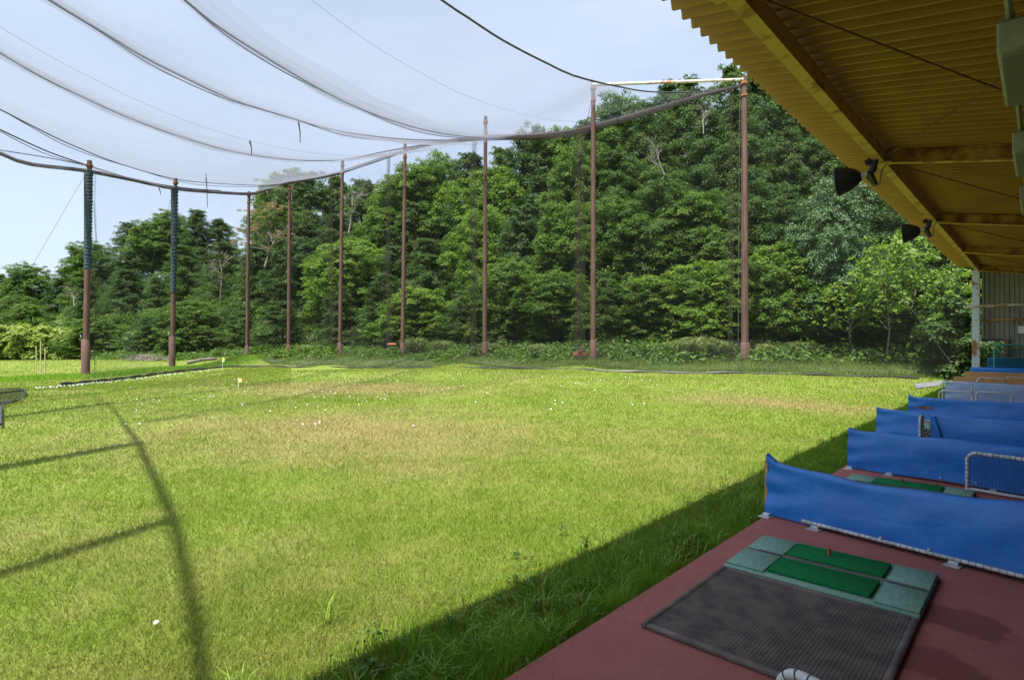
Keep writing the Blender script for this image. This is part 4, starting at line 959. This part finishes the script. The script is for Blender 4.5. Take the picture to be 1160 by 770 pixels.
# ------------------------------------------------------------------ lights under the roof
XL = -.17; ZL = EYE + 2.3
o = MB().tube([(XL, YN, ZL + .06), (XL, 27, ZL + .06)], .022, 8).build('lighting_conduit', 'conduit'); tag(o, 'long grey conduit carrying the row of strip lights under the roof', 'pipe')
e0 = None
for k in range(0, 7):
    y0 = 5.45 + 2.95 * k
    e = empty('strip_light', (XL, y0, ZL), ['nearest and largest strip light box, top right under the roof', 'second strip light from the camera along the conduit', 'third strip light from the camera along the conduit', 'fourth strip light from the camera along the conduit', 'fifth strip light from the camera along the conduit', 'sixth strip light from the camera along the conduit', 'farthest strip light next to the shed end wall'][k], 'light', 'strip lights under the shed roof')
    if e0 is None:
        MB().box(-.07, .17, 0, 1.3, -.20, .04, .02).build('housing', 'lamp_box', e); MB().box(-.045, .145, .05, 1.25, -.213, -.203).build('diffuser', 'lamp_grey', e)
        mb = MB(); mb.box(-.03, .03, .02, .08, .042, .10); mb.build('bracket', 'lamp_grey', e); MB().box(-.03, .03, 1.2, 1.26, .042, .10).build('bracket', 'lamp_grey', e)
        mb = MB(); mb.lathe([(.008, 0), (.008, .012)], 8, (-.082, .25, -.05), (1, 0, 0)); mb.lathe([(.008, 0), (.008, .012)], 8, (-.082, 1.05, -.05), (1, 0, 0)); mb.build('latch', 'black', e); e0 = e
    else:
        for ch in [c for c in bpy.data.objects if c.parent == e0]: c2 = ch.copy(); C.objects.link(c2); c2.parent = e
# hanging wires from eave
def flood(y, lab):
    base = Vector((XB - .09, y, zb - .02)); e = empty('floodlight', base, lab, 'floodlight', 'black floodlights under the eave')
    axd = Vector((-.97, -.10, -.10)).normalized()
    c = Vector((-.25, -.05, -.2))
    prof = [(.04, -.15), (.07, -.13), (.115, -.09), (.155, -.02), (.185, .05), (.205, .12), (.212, .16), (.222, .17), (.222, .185), (.21, .19)]
    MB().lathe(prof, 24, c, axd).build('reflector', 'black', e)
    MB().lathe([(.2, .191), (.2, .196)], 24, c, axd).build('lens', 'lamp_grey', e)
    # ballast box & bracket
    MB().tube([c - axd * .14, c - axd * .22], [.05, .045], 10).build('socket', 'steel', e)
    mb = MB(); b = c - axd * .22; mb.tube([b, b + Vector((.06, .03, .06)), Vector((.06, 0, .04))], [.035, .05, .05], 8); mb.tube([Vector((-.06, -.02, -.01)), Vector((.06, 0, .05))], [.045, .055], 6); mb.tube([b + Vector((.02, 0, 0)), b + Vector((.10, .02, -.17))], [.06, .035], 8); mb.build('bracket', 'black', e)
    MB().tube(smooth([b, b + Vector((.12, .1, -.16)), Vector((.1, .25, -.08)), Vector((.16, .35, .03))], 14), .008, 5).build('cable', 'black', e)
    return e
flood(9.75, 'nearest black floodlight hanging under the eave, the larger one'); flood(15.35, 'second black floodlight farther along the eave, the smaller one')

# ------------------------------------------------------------------ mats
def mat_set(yb, idx, near=False):
    """yb = far edge of the hitting mat (photo: Y), x from -1.65 to -.51"""
    x0, x1 = -1.65, -.51; Wd = .84; nm = ['nearest bay', 'second bay', 'third bay', 'fourth bay', 'fifth bay', 'sixth bay', 'seventh bay'][idx]
    e = empty('hitting_mat', ((x0 + x1) / 2, yb, 0), 'pale green hitting mat with two bright turf strips in the %s from the camera' % nm, 'mat', 'hitting mats of the tee bays')
    cx = (x0 + x1) / 2; X0, X1 = x0 - cx, x1 - cx
    MB().box(X0, X1, -Wd, 0, .001, .034, .006).build('base', 'pad', e)
    for (a, b) in ((-.40, -.045), (-.80, -.435)):
        MB().box(X0 + .004, X0 + .26, a, b, .035, .047, .004).build('end_pad', 'pad', e); MB().box(X1 - .235, X1 - .004, a, b, .035, .047, .004).build('end_pad', 'pad', e)
    for (a, b) in ((-.375, -.075), (-.765, -.465)):
        t = MB().box(X0 + .275, X1 - .26, a, b, .036, .056, .004).build('turf_strip', 'turf', e)
    MB().box(X0 + .10, X1 - .02, -.428, -.41, .048, .054).build('joint_strip', 'rubber', e)
    MB().lathe([(.012, 0), (.011, .045), (.014, .05)], 10, (X0 + .52, -.2, .056)).build('rubber_tee', 'orange', e)
    e2 = empty('stance_mat', (cx, yb - Wd - .01, 0), 'dark ribbed rubber stance mat in the %s from the camera' % nm, 'mat', 'rubber stance mats of the tee bays')
    L = 1.12; mb = MB(); mb.box(X0, X0 + .035, -L, 0, .001, .032, .008); mb.box(X1 - .035, X1, -L, 0, .001, .032, .008); mb.box(X0 + .036, X1 - .036, -.035, 0, .001, .031, .008); mb.box(X0 + .036, X1 - .036, -L, -L + .035, .001, .031, .008)
    mb.build('rim', 'rubber', e2)
    MB().box(X0 + .03, X1 - .03, -L + .03, -.03, .002, .012).build('backing', 'rubber_hole', e2)
    if near:
        V = []; st = .019; nx_ = int((X1 - X0 - .09) / st); ny_ = int((L - .09) / st); g2 = np.random.default_rng(1)
        mb = MB()
        for i in range(nx_ + 1):
            x = X0 + .045 + i * st; mb.box(x - .0034, x + .0034, -L + .036, -.036, .012, .0225)
        for j in range(ny_ + 1):
            y = -L + .045 + j * st; mb.box(X0 + .036, X1 - .036, y - .0034, y + .0034, .0125, .0235)
        mb.build('grid', 'rubber', e2)
    else:
        mb = MB(); st = .06
        for i in range(int((X1 - X0 - .08) / st) + 1): x = X0 + .05 + i * st; mb.box(x - .012, x + .012, -L + .036, -.036, .012, .026)
        mb.build('grid', 'rubber', e2)
for i, yb in enumerate([4.80, 7.74, 10.7, 13.6, 16.9, 20.2, 23.2]): mat_set(yb, i, i == 0)
# wooden tee pegs standing on brackets behind mat
p = fl(1006, 643); e = empty('tee_peg', p, 'small brown rubber peg on a plate behind the nearest hitting mat', 'peg', 'rubber pegs on the platform'); MB().box(-.045, .045, -.03, .03, .001, .006).build('plate', 'wood', e); MB().lathe([(.012, .007), (.011, .04)], 8).build('peg', 'orange', e)
p = fl(1060, 551); e = empty('tee_peg', p, 'small brown rubber peg before the second blue divider', 'peg', 'rubber pegs on the platform'); MB().box(-.045, .045, -.03, .03, .001, .006).build('plate', 'wood', e); MB().lathe([(.012, .007), (.011, .04)], 8).build('peg', 'orange', e)

# ------------------------------------------------------------------ dividers
def cover(L, H, seed, hemraise=.02, gap=None, amp=1.0, dip=0, s0=0, fat=0):
    g = random.Random(seed); ph = [g.uniform(0, 6) for _ in range(8)]
    n, m = 150, 34; vs = []; fs = []; th = .035
    for i in range(n):
        s = s0 + (L - s0) * i / (n - 1)
        Ht = H - dip * math.sin(min(1, s / L) * math.pi) * .5 + .010 * math.sin(s * 3.1 + ph[0]) + .006 * math.sin(s * 9 + ph[1])
        Ht += fat * .3
        if seed == 3: Ht -= .065 * math.sin(math.pi * min(1, s / 1.9) ** .62)
        if s < .10: Ht += .035 * (1 - s / .10)
        for j in range(m):
            t = j / (m - 1) * 2 - 1  # -1 front hem .. 0 ridge .. 1 back hem
            a = abs(t); side = -1 if t < 0 else 1
            z = Ht * (1 - a ** 1.25) if a < .2 else Ht * (1 - .2 ** 1.25) * (1 - (a - .2) / .8) 
            z += hemraise * a + .012 * a * math.sin(s * 4 + ph[2] + side)
            y = side * (th * min(1, a / .12) ** .5 + .02 * a)
            f = min(1, a * 3) * (1 - .3 * a)
            y += side * fat * (.4 + .6 * a)
            w = .024 * math.sin(s * 1.7 + 2.6 * a + ph[3]) * math.sin(a * 3) + .009 * math.sin(s * 3.7 - 4 * a + ph[4]) * math.sin(a * 4 + ph[5]) + .003 * math.sin(s * 13 + 9 * a + ph[6]) * (.5 + .5 * math.sin(s * 1.9 + ph[7]))
            # gathered folds at the tied outer end
            w += .018 * math.exp(-s / .25) * math.sin(a * 16 + s * 8) 
            vs.append((s, y + side * w * f * amp, max(.012, z)))
    for i in range(n - 1):
        s = s0 + (L - s0) * i / (n - 1)
        if gap and gap[0] < s < gap[1]: continue
        for j in range(m - 1): fs.append((i * m + j, i * m + j + 1, (i + 1) * m + j + 1, (i + 1) * m + j))
    return MB().add(vs, fs, True)
def ring_tube(pts, r, e, name, step=.046, band=.006):
    """white tube with narrow black bands wound round it: one mesh, two materials"""
    P = [Vector(p) for p in pts]; L = [0]
    for i in range(1, len(P)): L.append(L[-1] + (P[i] - P[i - 1]).length)
    A = np.array([tuple(p) for p in P]); S = [0.0]; k = step
    while k < L[-1] - step * .5: S += [k, k + band]; k += step
    S.append(L[-1]); S = sorted(set(S) | set(l for l in L[1:-1] if all(abs(l - q) > .003 for q in S)))
    Q = [Vector([float(np.interp(q, L, A[:, k])) for k in range(3)]) for q in S]
    o = MB().tube(Q, r, 10).build(name, 'white_tape', e); o.data.materials.append(M['black'])
    for i in range(len(S) - 1):
        m_ = (S[i] + S[i + 1]) / 2; ph = m_ % step
        if ph < band and m_ > step * .9:
            for j in range(10): o.data.polygons[i * 10 + j].material_index = 1
    return o
def divider(x, y, L, H, rz, lab, mat='tarp', seed=1, rail=True, wood=True, gap=None, dip=0):
    e = empty('bay_divider', (x, y, 0), lab, 'divider', 'low fabric dividers between the tee bays', rz)
    if seed == 3:
        cover(.50, H, seed, dip=0, hemraise=.0).build('cover', mat, e); cover(L, H, seed, dip=dip, hemraise=.05, s0=.44, fat=.03, amp=.7).build('cover', mat, e)
    else: cover(L, H, seed, gap=gap, dip=dip, amp=.8).build('cover', mat, e)
    if wood: MB().box(-.022, .012, -.028, .028, .03, H - .02, .006).build('end_post', 'wood', e)
    else: MB().tube([(.01, 0, .01), (.01, 0, H - .03)], .017, 8).build('end_post', 'steel', e)
    MB().tube([(0.02, 0, H - .125), (L, 0, H - .125)], .016, 8).build('top_rail', 'steel', e)
    if rail: ring_tube([(.36, -.085, .045), (1.2, -.085, .045), (L, -.085, .045)], .015, e, 'bottom_rail', .042, .004)
    for s in (.03, .47, 1.45, 2.4):
        if s > L - .1: break
        f = MB(); f.box(s - .05, s + .05, -.15, .02, .001, .006); f.box(s - .03, s + .03, -.10, -.03, .0065, .03, .004); f.build('foot_plate', 'steel', e)
    mb = MB()
    for s in (.98, 1.30): mb.lathe([(.011, 0), (.011, .02)], 8, (s, -.10, .07), (0, 1, 0))
    mb.build('bolt', 'steel', e)
    return e
d1 = divider(-1.87, 5.52, 3.6, .53, R(-11), 'nearest blue fabric divider with a tan wooden end post and striped bottom rail', seed=3, dip=.03)
divider(-1.80, 8.28, 3.6, .50, R(-8.5), 'second blue fabric divider from the camera, wrinkled, behind the partly hidden mat', seed=5, rail=False, wood=False)
divider(-2.0, 11.05, 3.6, .50, R(-9), 'third blue fabric divider with an open gap showing a striped post', seed=8, rail=False, wood=False, gap=(.62, .74))
divider(-2.02, 14.25, 3.6, .49, R(-8), 'fourth blue fabric divider with a small tear near its end', seed=11, rail=False, wood=False)
divider(-1.87, 18.9, 3.6, .585, R(-6), 'faded pale blue fabric divider behind the small hoops', 'tarp_pale', seed=14, rail=False, wood=False)
# small tear (dark slot with wood showing) on the fourth
e4 = [o for o in bpy.data.objects if o.get('label', '').startswith('fourth blue')][0]
MB().add([(.14, -.082, .27), (.30, -.085, .255), (.42, -.082, .275), (.38, -.083, .31), (.22, -.084, .31)], [(0, 1, 2, 3, 4)]).build('tear', 'rust', e4)
# rolled cloth at the gap of the third
e3 = [o for o in bpy.data.objects if o.get('label', '').startswith('third blue')][0]
MB().tube([(.80, -.04, .46), (.84, -.06, .30), (.88, -.07, .16), (.90, -.06, .08)], [.02, .035, .03, .05], 8).build('loose_flap', 'tarp', e3)
# boards
for (px, d, Htop, lab, th) in [(1080, 16.8, .60, 'front tan wooden board divider near the shed end', .06), (1092, 18.9, .64, 'rear tan wooden board divider near the shed end', .06)]:
    p = at(px, 388, d); e = empty('board_divider', (p.x, p.y, 0), lab, 'divider', 'tan board dividers'); e.rotation_euler.z = R(-3)
    MB().box(0, 3.6, -th / 2, th / 2, .08, Htop, .01).build('board', 'wood', e); MB().box(.1, .18, -.12, .12, 0, .079).build('foot', 'rust', e); MB().box(2.1, 2.18, -.12, .12, 0, .079).build('foot', 'rust', e)
p = at(1099, 388, 20.0); e = empty('foam_barrier', (p.x, p.y, 0), 'bright blue low barrier just before the white shed post', 'barrier')
MB().box(0, 3.6, -.12, .12, .04, .74, .05).build('cover', 'tarp', e); MB().box(.1, .2, -.1, .1, 0, .039).build('foot', 'steel', e); MB().box(2.1, 2.2, -.1, .1, 0, .039).build('foot', 'steel', e)

# hoops
def hoop(x, y, rz, w, h, lab, striped=True, net=True, r=.017):
    e = empty('ball_hoop', (x, y, 0), lab, 'hoop', 'white tube hoops on the platform', rz)
    c = .09; pts = [(0, 0, 0), (0, 0, h - c)]
    for k in range(1, 6): a = math.pi / 2 * k / 6; pts.append((c - c * math.cos(a), 0, h - c + c * math.sin(a)))
    pts += [(c, 0, h), (w - c, 0, h)]
    for k in range(1, 6): a = math.pi / 2 * k / 6; pts.append((w - c + c * math.sin(a), 0, h - c + c * math.cos(a)))
    pts += [(w, 0, h - c), (w, 0, 0)]
    if striped:
        ring_tube(pts, r, e, 'tube')
    else: MB().tube(pts, r, 8).build('tube', 'steel', e)
    if net:
        mb = MB(); k = .03; x_ = k
        while x_ < w - .01: mb.box(x_ - .0012, x_ + .0012, -.0012, .0012, .03, h - (.02 if c < x_ < w - c else .05)); x_ += k
        z_ = k
        while z_ < h - .02: mb.box(.01, w - .01, -.0010, .0010, z_ - .0012, z_ + .0012); z_ += k
        mb.build('netting', 'black', e)
    for xx_ in (0, w): MB().box(xx_ - .04, xx_ + .04, -.035, .035, .001, .007).build('foot_plate', 'steel', e)
    MB().tube([(0, 0, .03), (w, 0, .03)], r * .8, 8).build('bottom_bar', 'white_tape', e)
hoop(-.72, 2.25, R(-14), .62, .388, 'nearest striped white hoop, only its top showing at the bottom of the picture', r=.02)
p = fl(1096, 556); hoop(p.x, p.y, R(-12), .56, .42, 'striped white hoop with black netting before the second blue divider', r=.02)
hoop(-1.36, 10.87, R(-87), .45, .47, 'striped white hoop standing edge-on in the gap of the third blue divider', r=.02)
for (px, d, h, lab) in [(1064, 13.1, .50, 'left bare hoop of the pair before the pale blue divider'), (1106, 12.8, .50, 'right bare hoop of the pair before the pale blue divider')]:
    p = at(px, 388, d); hoop(p.x, p.y, R(-4), .60, h, lab, False, False)
for (px, d, h, lab) in [(1068, 14.4, .60, 'bare hoop at the outer end of the pale blue divider'), (1107, 16.2, .60, 'left bare hoop peeping over the pale blue divider'), (1139, 16.4, .60, 'right bare hoop peeping over the pale blue divider')]:
    p = at(px, 388, d); hoop(p.x, p.y, R(-4), .58, h, lab, False, False)
# grey mat on the grass near the shed end
q = [on_ground(x, y) + Vector((0, 0, .05)) for x, y in [(1038, 441), (1036, 436), (1070, 432), (1064, 438)]]
vs = q + [p - Vector((0, 0, .04)) for p in q]
o = MB().add(vs, [(0, 1, 2, 3), (7, 6, 5, 4), (0, 4, 5, 1), (1, 5, 6, 2), (2, 6, 7, 3), (3, 7, 4, 0)]).build('ground_sheet', 'tarmat'); tag(o, 'grey sheet lying on the grass at the far end of the platform', 'mat')

# ------------------------------------------------------------------ sky, sun, camera
w = bpy.data.worlds.new('World'); SC.world = w; w.use_nodes = True; nt = w.node_tree; nt.nodes.clear()
out = nt.nodes.new('ShaderNodeOutputWorld'); bg = nt.nodes.new('ShaderNodeBackground'); sk = nt.nodes.new('ShaderNodeTexSky'); sk.sky_type = 'NISHITA'; sk.sun_disc = False
sd = SUN.normalized(); elev = math.asin(sd.z); azim = math.atan2(sd.x, sd.y)
sk.sun_elevation = elev; sk.sun_rotation = azim; sk.air_density = 1.0; sk.dust_density = 1.6; sk.ozone_density = 1.5; sk.altitude = 50
# thin veil of cloud
tc = nt.nodes.new('ShaderNodeTexCoord'); mp = nt.nodes.new('ShaderNodeMapping'); mp.inputs['Scale'].default_value = (1.2, 1.2, 5); nt.links.new(tc.outputs['Generated'], mp.inputs[0])
nz = nt.nodes.new('ShaderNodeTexNoise'); nz.inputs['Scale'].default_value = 1.6; nz.inputs['Detail'].default_value = 7; nz.inputs['Roughness'].default_value = .55; nt.links.new(mp.outputs[0], nz.inputs['Vector'])
cr = ramp(nt, nz.outputs['Fac'], [(.3, .55), (.75, .85)])
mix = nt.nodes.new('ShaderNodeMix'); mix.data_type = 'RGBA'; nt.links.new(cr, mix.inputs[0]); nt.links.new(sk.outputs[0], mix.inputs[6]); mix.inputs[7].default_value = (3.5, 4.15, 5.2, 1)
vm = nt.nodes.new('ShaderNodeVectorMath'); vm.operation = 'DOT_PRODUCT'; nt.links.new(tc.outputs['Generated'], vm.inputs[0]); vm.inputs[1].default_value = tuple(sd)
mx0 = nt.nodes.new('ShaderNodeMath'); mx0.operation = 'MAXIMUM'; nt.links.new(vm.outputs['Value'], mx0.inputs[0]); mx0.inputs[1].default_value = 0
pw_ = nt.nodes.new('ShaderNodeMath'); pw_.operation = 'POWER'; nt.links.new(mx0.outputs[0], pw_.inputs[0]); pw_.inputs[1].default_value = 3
gl = nt.nodes.new('ShaderNodeMath'); gl.operation = 'MULTIPLY_ADD'; nt.links.new(pw_.outputs[0], gl.inputs[0]); gl.inputs[1].default_value = 1.8; gl.inputs[2].default_value = 1.0  # added glow: veil brightened toward the sun, out of view, for shade fill
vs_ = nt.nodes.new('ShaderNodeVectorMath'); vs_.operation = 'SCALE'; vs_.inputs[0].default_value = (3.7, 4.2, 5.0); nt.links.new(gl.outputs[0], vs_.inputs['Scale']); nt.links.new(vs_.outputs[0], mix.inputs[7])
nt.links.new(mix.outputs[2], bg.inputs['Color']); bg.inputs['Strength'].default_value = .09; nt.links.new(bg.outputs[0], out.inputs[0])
L = bpy.data.lights.new('sun', 'SUN'); L.energy = 4.4; L.angle = R(.55); L.color = (1, .955, .88); lo = bpy.data.objects.new('sun', L); C.objects.link(lo)
lo.rotation_euler = Vector(sd).to_track_quat('Z', 'Y').to_euler()
cam = bpy.data.cameras.new('camera'); co = bpy.data.objects.new('camera', cam); C.objects.link(co); SC.camera = co
co.location = (0, 0, EYE); co.rotation_euler = (R(90), 0, YAW); cam.sensor_fit = 'HORIZONTAL'; cam.sensor_width = 36; cam.lens = 36 * F / 1160; cam.shift_y = 3 / 1160; cam.clip_start = .05; cam.clip_end = 6000
SC.view_settings.view_transform = 'Standard'; SC.view_settings.look = 'None'; SC.view_settings.gamma = 1; SC.view_settings.exposure = 1.3
SC.cycles.transparent_max_bounces = 24
